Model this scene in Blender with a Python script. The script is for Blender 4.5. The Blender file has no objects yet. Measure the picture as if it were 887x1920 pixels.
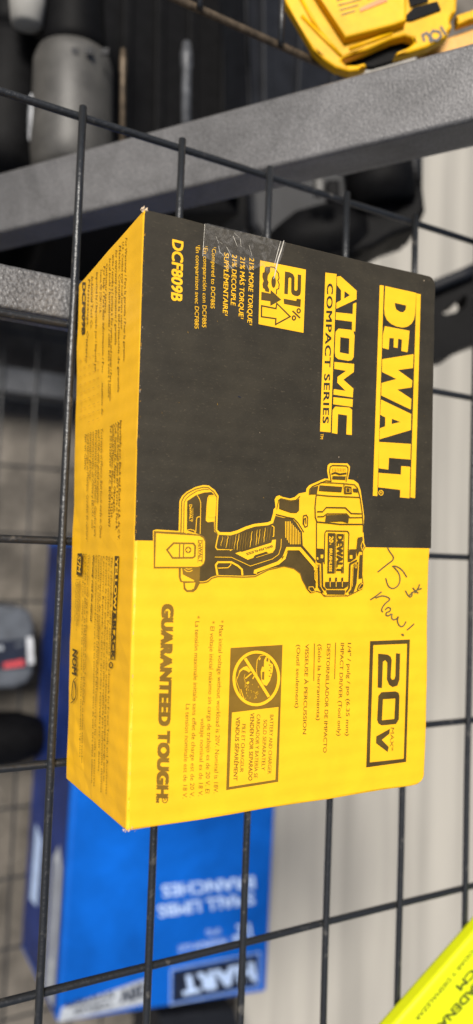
import bpy, bmesh, math, random
from mathutils import Vector, Matrix, noise
from mathutils.geometry import tessellate_polygon

random.seed(7)
SC = bpy.context.scene
COL = SC.collection

# ------------------------------------------------------------------ camera, light, exposure
CAM_LOC = Vector((-0.1438, -0.0141, 0.3403))
CAM_X = Vector((0.8768696, 0.0360326, 0.4793761))
CAM_Y = Vector((-0.0583025, 0.9977972, 0.0316462))
CAM_Z = Vector((-0.4771798, -0.0556984, 0.8770388))
FPX = 1398.53
cd = bpy.data.cameras.new("camera")
cam = bpy.data.objects.new("camera", cd)
COL.objects.link(cam)
m = Matrix((CAM_X, CAM_Y, CAM_Z)).transposed().to_4x4()
m.translation = CAM_LOC
cam.matrix_world = m
cd.sensor_fit = 'VERTICAL'
cd.sensor_height = 36.0
cd.sensor_width = 36.0
cd.lens = 36.0 * FPX / 1920.0
cd.clip_start = 0.01
cd.clip_end = 200.0
cd.dof.use_dof = True
cd.dof.focus_distance = 0.305
cd.dof.aperture_fstop = 5.4
SC.camera = cam

SUN_DIR = Vector((-0.54, 0.36, 1.0)).normalized()
W = bpy.data.worlds.new("World")
SC.world = W
W.use_nodes = True
nt = W.node_tree
sky = nt.nodes.new('ShaderNodeTexSky')
sky.sky_type = 'NISHITA'
sky.sun_disc = False
sky.sun_elevation = math.asin(SUN_DIR.z)
sky.sun_rotation = math.atan2(SUN_DIR.x, SUN_DIR.y)
sky.dust_density = 4.0
sky.ozone_density = 0.6
bg = nt.nodes['Background']
bg.inputs['Strength'].default_value = 0.05
nt.links.new(sky.outputs[0], bg.inputs['Color'])
sd = bpy.data.lights.new("sun", 'SUN')
sd.energy = 3.2
sd.angle = math.radians(16)
sd.color = (1.0, 0.95, 0.87)
so = bpy.data.objects.new("sun", sd)
COL.objects.link(so)
so.rotation_euler = SUN_DIR.to_track_quat('Z', 'Y').to_euler()
SC.view_settings.view_transform = 'Standard'
SC.view_settings.look = 'None'
SC.view_settings.exposure = 0.62
SC.view_settings.gamma = 1.0
SC.view_settings.use_curve_mapping = False


# ------------------------------------------------------------------ pixel <-> place helpers
def ray(px, py):
    return CAM_X * ((px - 443.5) / FPX) + CAM_Y * ((960 - py) / FPX) - CAM_Z


def at_z(px, py, z):
    d = ray(px, py)
    return CAM_LOC + d * ((z - CAM_LOC.z) / d.z)


def at_depth(px, py, dep):
    return CAM_LOC + ray(px, py) * dep


def on_plane(px, py, p0, n):
    d = ray(px, py)
    return CAM_LOC + d * ((p0 - CAM_LOC).dot(n) / d.dot(n))


# ------------------------------------------------------------------ materials
def mat(name, color, rough=0.6, metal=0.0, var=0.12, vscale=30.0, bump=0.0, bscale=200.0, coat=0.0,
        spec=0.5, stretch=(1, 1, 1), color2=None, detail=4.0, lo=0.35, hi=0.65, bdist=0.001):
    mt = bpy.data.materials.new(name)
    mt.use_nodes = True
    t = mt.node_tree
    b = t.nodes['Principled BSDF']
    b.inputs['Roughness'].default_value = rough
    b.inputs['Metallic'].default_value = metal
    b.inputs['Specular IOR Level'].default_value = spec
    b.inputs['Coat Weight'].default_value = coat
    tc = t.nodes.new('ShaderNodeTexCoord')
    mp = t.nodes.new('ShaderNodeMapping')
    mp.inputs['Scale'].default_value = stretch
    t.links.new(tc.outputs['Object'], mp.inputs['Vector'])
    n = t.nodes.new('ShaderNodeTexNoise')
    n.inputs['Scale'].default_value = vscale
    n.inputs['Detail'].default_value = detail
    n.inputs['Roughness'].default_value = 0.6
    t.links.new(mp.outputs[0], n.inputs['Vector'])
    r = t.nodes.new('ShaderNodeValToRGB')
    r.color_ramp.elements[0].position = lo
    r.color_ramp.elements[1].position = hi
    c1 = tuple(max(0, c * (1 - var)) for c in color)
    c2 = color2 if color2 else tuple(min(1, c * (1 + var)) for c in color)
    r.color_ramp.elements[0].color = (*c1, 1)
    r.color_ramp.elements[1].color = (*c2, 1)
    t.links.new(n.outputs['Fac'], r.inputs['Fac'])
    t.links.new(r.outputs['Color'], b.inputs['Base Color'])
    if bump:
        n2 = t.nodes.new('ShaderNodeTexNoise')
        n2.inputs['Scale'].default_value = bscale
        n2.inputs['Detail'].default_value = 3.0
        t.links.new(mp.outputs[0], n2.inputs['Vector'])
        bp = t.nodes.new('ShaderNodeBump')
        bp.inputs['Strength'].default_value = bump
        bp.inputs['Distance'].default_value = bdist
        t.links.new(n2.outputs['Fac'], bp.inputs['Height'])
        t.links.new(bp.outputs[0], b.inputs['Normal'])
    return mt


def board_print(name, color, rough, fleck=None, fleck_amt=0.62, var=0.06, spec=0.4, sheen=0.0):
    """ink or coated paper on corrugated board: faint flutes in the relief, mottled ink, worn flecks"""
    mt = mat(name, color, rough, var=var, vscale=70, spec=spec)
    t = mt.node_tree
    b = t.nodes['Principled BSDF']
    tc = [n for n in t.nodes if n.type == 'TEX_COORD'][0]
    wv = t.nodes.new('ShaderNodeTexWave')
    wv.wave_type = 'BANDS'
    wv.bands_direction = 'Y'
    wv.inputs['Scale'].default_value = 45.0
    wv.inputs['Distortion'].default_value = 0.8
    wv.inputs['Detail'].default_value = 1.0
    t.links.new(tc.outputs['Object'], wv.inputs['Vector'])
    nz = t.nodes.new('ShaderNodeTexNoise')
    nz.inputs['Scale'].default_value = 900
    nz.inputs['Detail'].default_value = 2
    t.links.new(tc.outputs['Object'], nz.inputs['Vector'])
    nl = t.nodes.new('ShaderNodeTexNoise')
    nl.inputs['Scale'].default_value = 22
    nl.inputs['Detail'].default_value = 3
    t.links.new(tc.outputs['Object'], nl.inputs['Vector'])
    a = t.nodes.new('ShaderNodeMath'); a.operation = 'MULTIPLY_ADD'
    a.inputs[1].default_value = 0.30
    t.links.new(nz.outputs['Fac'], a.inputs[0])
    t.links.new(wv.outputs['Fac'], a.inputs[2])
    a2 = t.nodes.new('ShaderNodeMath'); a2.operation = 'MULTIPLY_ADD'
    a2.inputs[1].default_value = 6.0
    t.links.new(nl.outputs['Fac'], a2.inputs[0])
    t.links.new(a.outputs[0], a2.inputs[2])
    bp = t.nodes.new('ShaderNodeBump')
    bp.inputs['Strength'].default_value = 0.32
    bp.inputs['Distance'].default_value = 0.0004
    t.links.new(a2.outputs[0], bp.inputs['Height'])
    t.links.new(bp.outputs[0], b.inputs['Normal'])
    if fleck:
        old = b.inputs['Base Color'].links[0].from_socket
        mp = t.nodes.new('ShaderNodeMapping')
        mp.inputs['Scale'].default_value = (0.55, 1.3, 1.0)
        t.links.new(tc.outputs['Object'], mp.inputs['Vector'])
        nf = t.nodes.new('ShaderNodeTexNoise')
        nf.inputs['Scale'].default_value = 950
        nf.inputs['Detail'].default_value = 5
        nf.inputs['Roughness'].default_value = 0.75
        t.links.new(mp.outputs[0], nf.inputs['Vector'])
        rr = t.nodes.new('ShaderNodeValToRGB')
        rr.color_ramp.elements[0].position = fleck_amt
        rr.color_ramp.elements[1].position = fleck_amt + 0.14
        t.links.new(nf.outputs['Fac'], rr.inputs['Fac'])
        mx = t.nodes.new('ShaderNodeMix'); mx.data_type = 'RGBA'
        t.links.new(rr.outputs['Color'], mx.inputs[0])
        t.links.new(old, mx.inputs[6])
        mx.inputs[7].default_value = (*fleck, 1)
        t.links.new(mx.outputs[2], b.inputs['Base Color'])
    return mt


M = {}
M['yellow'] = board_print('yellow_carton_print', (0.88, 0.478, 0.012), 0.46, var=0.045)
M['panel'] = board_print('black_panel_ink', (0.030, 0.025, 0.016), 0.52, fleck=(0.095, 0.076, 0.048), fleck_amt=0.585, var=0.18, spec=0.35)
M['ylw'] = board_print('yellow_unprinted_line', (0.88, 0.478, 0.013), 0.48, var=0.04)
M['ink'] = board_print('veil_lifted_black_ink', (0.075, 0.048, 0.012), 0.5, var=0.2, spec=0.35)  # black print, lens haze mixed into its lifted brownish tone
M['brown'] = board_print('veil_browned_ink', (0.200, 0.110, 0.010), 0.5, var=0.14)  # black print with lens veil painted in as brown; also tints scuffs
M['marker'] = mat('grey_marker', (0.13, 0.10, 0.035), 0.5, var=0.35, vscale=160)
M['kraft'] = mat('torn_kraft', (0.52, 0.40, 0.27), 0.9, var=0.25, vscale=300, bump=0.6, bscale=900)
M['wire'] = mat('dark_powder_coated_wire', (0.030, 0.033, 0.038), 0.36, metal=0.25, var=0.35, vscale=120, bump=0.35, bscale=500,
                spec=0.6, color2=(0.16, 0.15, 0.135), lo=0.60, hi=0.80)
M['rawwire'] = mat('worn_brown_wire', (0.10, 0.075, 0.05), 0.5, metal=0.5, var=0.4, vscale=200)
M['hammer'] = mat('hammered_grey_paint', (0.135, 0.134, 0.136), 0.45, metal=0.3, var=0.18, vscale=620, bump=0.55, bscale=560,
                  detail=2.0, color2=(0.235, 0.234, 0.236), lo=0.38, hi=0.66)
M['hammer_mid'] = mat('hammered_grey_sleeve_paint', (0.105, 0.105, 0.108), 0.42, metal=0.35, var=0.16, vscale=780, bump=0.6, bscale=640,
                      detail=2.0, color2=(0.25, 0.25, 0.253), lo=0.36, hi=0.66, stretch=(1.6, 1.0, 0.5))
M['hammer_fine'] = mat('fine_hammered_grey_paint', (0.125, 0.124, 0.127), 0.48, metal=0.3, var=0.14, vscale=950, bump=0.35, bscale=800,
                       detail=2.0, color2=(0.19, 0.188, 0.192), lo=0.36, hi=0.68, stretch=(1.6, 1.0, 0.6))
M['hammer_dark'] = mat('dull_grey_paint', (0.10, 0.105, 0.115), 0.5, metal=0.3, var=0.25, vscale=150, bump=0.4, bscale=350)
M['blackplastic'] = mat('black_plastic', (0.0035, 0.0035, 0.004), 0.6, spec=0.10, var=0.3, vscale=80, bump=0.2, bscale=700)
M['charcoal'] = mat('charcoal_plastic', (0.009, 0.010, 0.013), 0.5, spec=0.2, var=0.25, vscale=60, bump=0.2, bscale=700)
M['greyplastic'] = mat('grey_plastic', (0.060, 0.058, 0.054), 0.5, var=0.2, vscale=40, bump=0.15, bscale=500)
M['battgrey'] = mat('blue_grey_plastic', (0.075, 0.085, 0.102), 0.5, var=0.2, vscale=50, bump=0.15, bscale=500)
M['whitelabel'] = mat('white_label', (0.55, 0.57, 0.60), 0.4, var=0.2, vscale=120)
M['redlabel'] = mat('red_label', (0.50, 0.06, 0.07), 0.4, var=0.15, vscale=90)
M['whitecard'] = mat('white_card', (0.27, 0.265, 0.25), 0.7, var=0.15, vscale=30, bump=0.1, bscale=400)
M['blue'] = mat('blue_carton_print', (0.002, 0.093, 0.45), 0.38, var=0.12, vscale=8, bump=0.25, bscale=14, spec=0.25, bdist=0.004)
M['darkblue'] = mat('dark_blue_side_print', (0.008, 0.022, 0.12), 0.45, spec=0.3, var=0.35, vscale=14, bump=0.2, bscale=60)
M['paleblue'] = mat('pale_lettering', (0.42, 0.55, 0.80), 0.45, var=0.1, vscale=60)
M['navy'] = mat('navy_logo_block', (0.006, 0.010, 0.025), 0.45, var=0.2, vscale=60)
M['greylabel'] = mat('grey_side_strip', (0.36, 0.39, 0.43), 0.45, var=0.15, vscale=60)
M['toolyellow'] = mat('yellow_tool_plastic', (0.74, 0.40, 0.002), 0.45, var=0.08, vscale=40, bump=0.08, bscale=300, spec=0.2)
M['toolyellow2'] = mat('amber_tool_plastic', (0.62, 0.30, 0.02), 0.42, var=0.1, vscale=50, bump=0.1, bscale=300)
M['orangelabel'] = mat('orange_warning_strip', (0.80, 0.17, 0.01), 0.4, var=0.1, vscale=90)
M['neon'] = mat('neon_yellow_green_card', (0.70, 0.76, 0.006), 0.45, var=0.05, vscale=25, bump=0.1, bscale=60)
M['neonink'] = mat('olive_printed_ink', (0.075, 0.10, 0.008), 0.5, var=0.15, vscale=90)
M['floor'] = mat('worn_concrete', (0.105, 0.093, 0.078), 0.9, var=0.4, vscale=9, bump=0.5, bscale=90, detail=8, color2=(0.18, 0.16, 0.135), bdist=0.004)


def grime(mt, scale=16, lo=0.62):
    t = mt.node_tree
    b = t.nodes['Principled BSDF']
    old = b.inputs['Base Color'].links[0].from_socket
    tc = [n for n in t.nodes if n.type == 'TEX_COORD'][0]
    n = t.nodes.new('ShaderNodeTexNoise')
    n.inputs['Scale'].default_value = scale
    n.inputs['Detail'].default_value = 7
    n.inputs['Roughness'].default_value = 0.7
    n.inputs['Distortion'].default_value = 0.6
    t.links.new(tc.outputs['Object'], n.inputs['Vector'])
    r = t.nodes.new('ShaderNodeMapRange')
    r.inputs[1].default_value = 0.35
    r.inputs[2].default_value = 0.65
    r.inputs[3].default_value = lo
    r.inputs[4].default_value = 1.12
    t.links.new(n.outputs['Fac'], r.inputs[0])
    mx = t.nodes.new('ShaderNodeMix'); mx.data_type = 'RGBA'; mx.blend_type = 'MULTIPLY'
    mx.inputs[0].default_value = 1.0
    t.links.new(old, mx.inputs[6])
    t.links.new(r.outputs[0], mx.inputs[7])
    t.links.new(mx.outputs[2], b.inputs['Base Color'])


for k_ in ('hammer', 'hammer_mid', 'hammer_fine', 'hammer_dark'):
    grime(M[k_])
grime(M['greyplastic'], 30, 0.7)
grime(M['toolyellow'], 35, 0.86)
grime(M['blue'], 9, 0.82)


def beige_board():
    mt = mat('beige_ribbed_board', (0.365, 0.345, 0.305), 0.75, var=0.07, vscale=10, bump=0.15, bscale=120, stretch=(1, 0.15, 1))
    t = mt.node_tree
    b = t.nodes['Principled BSDF']
    old = b.inputs['Base Color'].links[0].from_socket
    tc = [n for n in t.nodes if n.type == 'TEX_COORD'][0]
    mp = t.nodes.new('ShaderNodeMapping')
    mp.inputs['Scale'].default_value = (1, 0.03, 1)
    t.links.new(tc.outputs['Object'], mp.inputs['Vector'])
    n = t.nodes.new('ShaderNodeTexNoise')
    n.inputs['Scale'].default_value = 24
    n.inputs['Detail'].default_value = 2
    t.links.new(mp.outputs[0], n.inputs['Vector'])
    r = t.nodes.new('ShaderNodeValToRGB')
    r.color_ramp.elements[0].position = 0.38
    r.color_ramp.elements[0].color = (0.30, 0.31, 0.32, 1)
    r.color_ramp.elements[1].position = 0.52
    r.color_ramp.elements[1].color = (1, 1, 1, 1)
    t.links.new(n.outputs['Fac'], r.inputs['Fac'])
    mx = t.nodes.new('ShaderNodeMix'); mx.data_type = 'RGBA'; mx.blend_type = 'MULTIPLY'
    mx.inputs[0].default_value = 0.26
    t.links.new(old, mx.inputs[6])
    t.links.new(r.outputs['Color'], mx.inputs[7])
    t.links.new(mx.outputs[2], b.inputs['Base Color'])
    return mt


M['beige'] = beige_board()


def tape_mat():
    mt = bpy.data.materials.new('clear_wrinkled_tape')
    mt.use_nodes = True
    t = mt.node_tree
    b = t.nodes['Principled BSDF']
    b.inputs['Base Color'].default_value = (0.45, 0.43, 0.40, 1)
    b.inputs['Roughness'].default_value = 0.22
    tc = t.nodes.new('ShaderNodeTexCoord')
    n = t.nodes.new('ShaderNodeTexNoise')
    n.inputs['Scale'].default_value = 260
    n.inputs['Detail'].default_value = 5
    n.inputs['Distortion'].default_value = 1.5
    t.links.new(tc.outputs['Object'], n.inputs['Vector'])
    r = t.nodes.new('ShaderNodeMapRange')
    r.inputs[1].default_value = 0.45
    r.inputs[2].default_value = 0.75
    r.inputs[3].default_value = 0.06
    r.inputs[4].default_value = 0.24
    t.links.new(n.outputs['Fac'], r.inputs[0])
    t.links.new(r.outputs[0], b.inputs['Alpha'])
    bp = t.nodes.new('ShaderNodeBump')
    bp.inputs['Strength'].default_value = 0.6
    bp.inputs['Distance'].default_value = 0.0008
    t.links.new(n.outputs['Fac'], bp.inputs['Height'])
    t.links.new(bp.outputs[0], b.inputs['Normal'])
    return mt


M['tape'] = tape_mat()
M['crease'] = mat('tape_crease', (0.60, 0.56, 0.48), 0.3, var=0.2, vscale=200)


# ------------------------------------------------------------------ object helpers
def link(name, me, parent=None):
    o = bpy.data.objects.new(name, me)
    COL.objects.link(o)
    if parent:
        o.parent = parent
        o.matrix_parent_inverse = parent.matrix_world.inverted()
    return o


def thing(name, label, cat, loc=(0, 0, 0), group=None):
    o = bpy.data.objects.new(name, None)
    o.empty_display_size = 0.02
    o.matrix_world = Matrix.Translation(Vector(loc))
    COL.objects.link(o)
    tag(o, label, cat, group)
    return o


def tag(o, label, cat, group=None):
    o['label'] = label
    o['category'] = cat
    if group:
        o['group'] = group
    return o


def from_bm(name, bm, mats, parent=None, smooth=False):
    me = bpy.data.meshes.new(name)
    bmesh.ops.recalc_face_normals(bm, faces=bm.faces)
    bm.to_mesh(me)
    bm.free()
    for mm in (mats if isinstance(mats, (list, tuple)) else [mats]):
        me.materials.append(mm)
    if smooth:
        for p in me.polygons:
            p.use_smooth = True
    return link(name, me, parent)


def add_tube(bm, pts, rad, seg=12, jitter=0.0):
    pts = [Vector(p) for p in pts]
    rings = []
    for i, p in enumerate(pts):
        a = pts[max(i - 1, 0)]
        b = pts[min(i + 1, len(pts) - 1)]
        t = (b - a).normalized()
        u = t.orthogonal().normalized() if i == 0 else (u - t * u.dot(t)).normalized()
        v = t.cross(u)
        rr = rad[i] if isinstance(rad, (list, tuple)) else rad
        rr *= 1 + random.uniform(-jitter, jitter)
        rings.append([bm.verts.new(p + (u * math.cos(2 * math.pi * k / seg) + v * math.sin(2 * math.pi * k / seg)) * rr) for k in range(seg)])
    for r0, r1 in zip(rings, rings[1:]):
        for k in range(seg):
            bm.faces.new((r0[k], r0[(k + 1) % seg], r1[(k + 1) % seg], r1[k]))
    bm.faces.new(rings[0][::-1])
    bm.faces.new(rings[-1])


def add_hexa(bm, c, bevel=0.0, seg=2):
    """c: 4 top corners then the 4 matching bottom corners"""
    vs = [bm.verts.new(p) for p in c]
    fs = [(0, 1, 2, 3), (7, 6, 5, 4), (0, 4, 5, 1), (1, 5, 6, 2), (2, 6, 7, 3), (3, 7, 4, 0)]
    ff = [bm.faces.new([vs[i] for i in f]) for f in fs]
    if bevel:
        es = list({e for f in ff for e in f.edges})
        bmesh.ops.bevel(bm, geom=es, offset=bevel, segments=seg, profile=0.5, affect='EDGES')


def box_corners(o, ax, ay, az):
    """o = top corner, ax, ay spans, az = down vector"""
    return [o, o + ax, o + ax + ay, o + ay, o + az, o + ax + az, o + ax + ay + az, o + ay + az]


def add_prism(bm, pts, down, bevel=0.0, mat_index=0):
    top = [bm.verts.new(p) for p in pts]
    bot = [bm.verts.new(p + down) for p in pts]
    n = len(pts)
    tris = tessellate_polygon([pts])
    fs = []
    for t in tris:
        fs.append(bm.faces.new([top[i] for i in t]))
        fs.append(bm.faces.new([bot[i] for i in reversed(t)]))
    for i in range(n):
        fs.append(bm.faces.new((top[i], top[(i + 1) % n], bot[(i + 1) % n], bot[i])))
    for f in fs:
        f.material_index = mat_index
    if bevel:
        es = [e for e in bm.edges if e.verts[0] in top and e.verts[1] in top and
              abs(top.index(e.verts[0]) - top.index(e.verts[1])) in (1, n - 1)]
        bmesh.ops.bevel(bm, geom=es, offset=bevel, segments=3, profile=0.5, affect='EDGES')


def add_lathe(bm, p0, axis, up, prof, seg=28, squash=1.0):
    """prof: list of (distance along axis, radius)"""
    axis = axis.normalized()
    u = (up - axis * up.dot(axis)).normalized()
    v = axis.cross(u)
    rings = []
    for t, r in prof:
        rings.append([bm.verts.new(p0 + axis * t + (u * math.cos(2 * math.pi * k / seg) * squash + v * math.sin(2 * math.pi * k / seg)) * r) for k in range(seg)])
    for r0, r1 in zip(rings, rings[1:]):
        for k in range(seg):
            bm.faces.new((r0[k], r0[(k + 1) % seg], r1[(k + 1) % seg], r1[k]))
    bm.faces.new(rings[0][::-1])
    bm.faces.new(rings[-1])


# ------------------------------------------------------------------ flat printing on a real plane
_glyph = {}


def text_mesh(body, bold, shear, space, res):
    key = (body, bold, shear, space, res)
    if key in _glyph:
        return _glyph[key]
    c = bpy.data.curves.new('glyphs', 'FONT')
    c.body = body
    c.size = 1.0
    c.offset = bold
    c.shear = shear
    c.space_character = space
    c.resolution_u = res
    c.fill_mode = 'FRONT'
    o = bpy.data.objects.new('glyphs', c)
    me = bpy.data.meshes.new_from_object(o)
    vs = [tuple(v.co[:2]) for v in me.vertices]
    fs = [tuple(p.vertices) for p in me.polygons]
    bpy.data.objects.remove(o)
    bpy.data.curves.remove(c)
    bpy.data.meshes.remove(me)
    _glyph[key] = (vs, fs)
    return vs, fs


CAP = max(v[1] for v in text_mesh('H', 0, 0, 1, 2)[0])


class Print:
    """ink laid on a plane: shapes are given in a 2-D drawing frame, to_place puts them on the plane"""

    def __init__(self, p0, n, lift=0.0001, step=0.000006, frame=None, place=None):
        self.p0, self.n, self.lift, self.step = p0, n.normalized(), lift, step
        self.v, self.f, self.mi, self.mats = [], [], [], []
        self.k = 0
        self.fr = (0, 0, 1)
        self.place = place

    def region(self, x, y, s):
        self.fr = (x, y, s)
        return self

    def pt(self, q):
        x, y, s = self.fr
        return (x + q[0] / s, y + q[1] / s)

    def put(self, q):
        p = self.place(*q) if self.place else on_plane(q[0], q[1], self.p0, self.n)
        return p + self.n * (self.lift + self.k * self.step)

    def _mat(self, mname):
        if mname not in self.mats:
            self.mats.append(mname)
        return self.mats.index(mname)

    def raw(self, pts, faces, mname):
        b = len(self.v)
        self.v += [self.put(p) for p in pts]
        i = self._mat(mname)
        for f in faces:
            self.f.append([b + j for j in f])
            self.mi.append(i)
        self.k += 1

    def poly(self, loops, mname, abs_px=False):
        if not isinstance(loops[0][0], (tuple, list)):
            loops = [loops]
        L = [[q if abs_px else self.pt(q) for q in l] for l in loops]
        tris = tessellate_polygon([[Vector((x, y, 0)) for x, y in l] for l in L])
        flat = [q for l in L for q in l]
        self.raw(flat, tris, mname)

    def stroke(self, pts, w, mname, closed=False, smooth=0, taper=False, abs_px=False):
        P = [Vector(q if abs_px else self.pt(q)) for q in pts]
        for _ in range(smooth):
            Q = []
            n = len(P)
            rng = range(n) if closed else range(n - 1)
            if not closed:
                Q.append(P[0])
            for i in rng:
                a, b = P[i], P[(i + 1) % n]
                Q += [a * 0.75 + b * 0.25, a * 0.25 + b * 0.75]
            if not closed:
                Q.append(P[-1])
            P = Q
        w = w / (1 if abs_px else self.fr[2])
        n = len(P)
        L, R = [], []
        for i in range(n):
            a = P[(i - 1) % n] if (closed or i > 0) else P[i]
            b = P[(i + 1) % n] if (closed or i < n - 1) else P[i]
            d1 = (P[i] - a)
            d2 = (b - P[i])
            d1 = d1.normalized() if d1.length > 1e-9 else d2.normalized()
            d2 = d2.normalized() if d2.length > 1e-9 else d1
            n1 = Vector((-d1.y, d1.x))
            n2 = Vector((-d2.y, d2.x))
            mm = n1 + n2
            if mm.length < 1e-6:
                mm = n1
            mm.normalize()
            k = 1.0 / max(0.5, mm.dot(n1))
            ww = w * (1.0 if not taper else (0.55 + 0.45 * math.sin(math.pi * min(1, max(0.08, i / max(1, n - 1))))))
            L.append(P[i] + mm * ww * 0.5 * k)
            R.append(P[i] - mm * ww * 0.5 * k)
        pts2 = [tuple(p) for p in L + R]
        fs = []
        for i in range(n if closed else n - 1):
            j = (i + 1) % n
            fs.append((i, j, n + j, n + i))
        self.raw(pts2, fs, mname)

    def ellipse(self, c, rx, ry, mname, n=28, rot=0.0):
        cs, sn = math.cos(rot), math.sin(rot)
        pts = []
        for i in range(n):
            a = 2 * math.pi * i / n
            x, y = rx * math.cos(a), ry * math.sin(a)
            pts.append((c[0] + x * cs - y * sn, c[1] + x * sn + y * cs))
        self.poly(pts, mname)

    def ring(self, c, rx, ry, w, mname, n=36, rot=0.0):
        cs, sn = math.cos(rot), math.sin(rot)
        pts = []
        for i in range(n):
            a = 2 * math.pi * i / n
            x, y = rx * math.cos(a), ry * math.sin(a)
            pts.append((c[0] + x * cs - y * sn, c[1] + x * sn + y * cs))
        self.stroke(pts, w, mname, closed=True)

    def text(self, body, start, end, up, mname, bold=0.0, shear=0.0, space=1.0, res=3):
        """baseline from start to end; up = letter height, tops pointing left of the reading direction"""
        vs, fs = text_mesh(body, 0.0, shear, space, res)
        if not vs:
            return
        x0 = min(v[0] for v in vs)
        x1 = max(v[0] for v in vs)
        s, e = Vector(self.pt(start)), Vector(self.pt(end))
        d = e - s
        u = Vector((d.y, -d.x)).normalized() * (up / self.fr[2])
        b = max(0.0, bold)
        if b < 0.006:
            offs = [(0, 0)]
        elif b < 0.02:
            offs = [(-b, 0), (b, 0)]
        else:
            offs = [(-b, -b * 0.7), (b, -b * 0.7), (-b, b * 0.7), (b, b * 0.7), (0, 0)]
        for ox, oy in offs:
            pts = []
            for x, y in vs:
                yy = (y + oy + b * 0.7) / (CAP + 1.4 * b)
                q = s + d * ((x + ox + b - x0) / (x1 - x0 + 2 * b)) + u * yy
                pts.append((q.x, q.y))
            self.raw(pts, fs, mname)

    def build(self, name, parent, label=None):
        me = bpy.data.meshes.new(name)
        me.from_pydata([tuple(p) for p in self.v], [], self.f)
        for mn in self.mats:
            me.materials.append(M[mn])
        for p, i in zip(me.polygons, self.mi):
            p.material_index = i
        me.update()
        # all ink faces look outwards
        flip = [p.index for p in me.polygons if p.normal.dot(self.n) < 0]
        if flip:
            bm = bmesh.new()
            bm.from_mesh(me)
            bm.faces.ensure_lookup_table()
            bmesh.ops.reverse_faces(bm, faces=[bm.faces[i] for i in flip])
            bm.to_mesh(me)
            bm.free()
        o = link(name, me, parent)
        if label:
            o['label'] = label
        return o


# ================================================================== THE SETTING
FLOOR_Z = -0.90
bm = bmesh.new()
s = 40
bmesh.ops.create_grid(bm, x_segments=8, y_segments=8, size=s)
bmesh.ops.translate(bm, verts=bm.verts, vec=(0, 0, FLOOR_Z))
fl = from_bm('ground', bm, M['floor'])
fl['kind'] = 'structure'

# ================================================================== SHELVES OF WELDED WIRE
VX = [-0.0496 + 0.0519 * k for k in range(-1, 9)]
HY = [0.1921 - 0.10166 * k for k in range(0, 6)]
WR = 0.00188


def wire_obj(name, a, b, r, parent, material, jit=0.02):
    bm = bmesh.new()
    a, b = Vector(a), Vector(b)
    n = 14
    pts = []
    for i in range(n + 1):
        p = a.lerp(b, i / n)
        pts.append(p + Vector((0, 0, 1)) * 0.0002 * math.sin(i * 1.7 + a.x * 90 + a.y * 50))
    add_tube(bm, pts, r, 12, jit)
    return from_bm(name, bm, material, parent, smooth=True)


sh = thing('wire_shelf', 'dark wire grid shelf carrying the yellow and black tool box', 'shelf', (0.1, 0, 0))
for x in VX:
    wire_obj('wire', (x, HY[0] + 0.0035, 0), (x, -0.40, 0), WR, sh, M['wire'])
for y in HY:
    wire_obj('wire', (-0.18, y, -0.0030), (0.40, y, -0.0030), WR, sh, M['wire'])

LZ = -0.80
lo = thing('wire_shelf', 'lower dark wire grid shelf, out of focus, under the blue carton', 'shelf', (0.2, 0, LZ))
for k in range(-9, 9):
    x = 0.02 + 0.0500 * k
    wire_obj('wire', (x, 0.62, LZ), (x, -0.75, LZ), 0.0019, lo, M['wire'])
for k in range(-7, 7):
    y = 0.004 + 0.1017 * k
    wire_obj('wire', (-0.45, y, LZ - 0.0036), (0.44, y, LZ - 0.0036), 0.0019, lo, M['wire'])

nb0 = at_z(330, -2, -0.02)
nb1 = at_z(575, 108, -0.02)
nd = (nb1 - nb0).normalized()
nb = thing('wire_shelf', 'neighbouring wire grid shelf beyond the thick grey beam, only its edge seen', 'shelf', nb0)
wire_obj('wire', nb0 - nd * 0.25, nb0 + nd * 0.40, 0.0022, nb, M['rawwire'])
for k in (-1, 0, 1, 2):
    p = at_z(520, 84, -0.02) + Vector((0.0519 * k, 0, 0.0038))
    p.y = (nb0 + nd * ((p.x - nb0.x) / nd.x)).y + 0.002
    wire_obj('wire', p - Vector((0, 0.004, 0)), p + Vector((0, 0.3, 0)), 0.0018, nb, M['wire'])
wire_obj('wire', nb0 - nd * 0.25 + Vector((0, 0.1017, 0)), nb0 + nd * 0.40 + Vector((0, 0.1017, 0)), 0.0022, nb, M['wire'])

# ================================================================== SQUARE STEEL BEAMS


def beam(name, label, pl, pr, wl, tilt, thick, material, ext=0.25):
    """pl, pr: points on the middle of the lit face; the tube turns about its own length by tilt"""
    a = (pr - pl).normalized()
    mid = (pl + pr) / 2
    v = (CAM_LOC - mid)
    v = (v - a * v.dot(a)).normalized()
    side = a.cross(v).normalized()
    if side.dot(CAM_Y) > 0:
        side = -side            # points down in the picture
    nrm = (v * math.cos(tilt) - side * math.sin(tilt)).normalized()
    wid = nrm.cross(a).normalized()
    if wid.dot(CAM_Y) < 0:
        wid = -wid
    p0 = pl - a * ext
    p1 = pr + a * ext
    t = thing(name, label, 'beam', p0)
    bm = bmesh.new()
    c = [p0 + wid * wl / 2, p1 + wid * wl / 2, p1 - wid * wl / 2, p0 - wid * wl / 2]
    add_hexa(bm, c + [q - nrm * thick for q in c], bevel=0.0022, seg=3)
    from_bm('tube', bm, material, t)
    return t, a, wid, nrm, p0, p1


t, a, wid, nrm, b0, b1 = beam('steel_beam', 'thick grey hammered-paint steel beam running above the yellow and black box',
                              at_depth(0, 380, 0.50), at_depth(887, 152, 0.385), 0.0385, math.radians(24), 0.034, M['hammer_fine'], 0.12)
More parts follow.
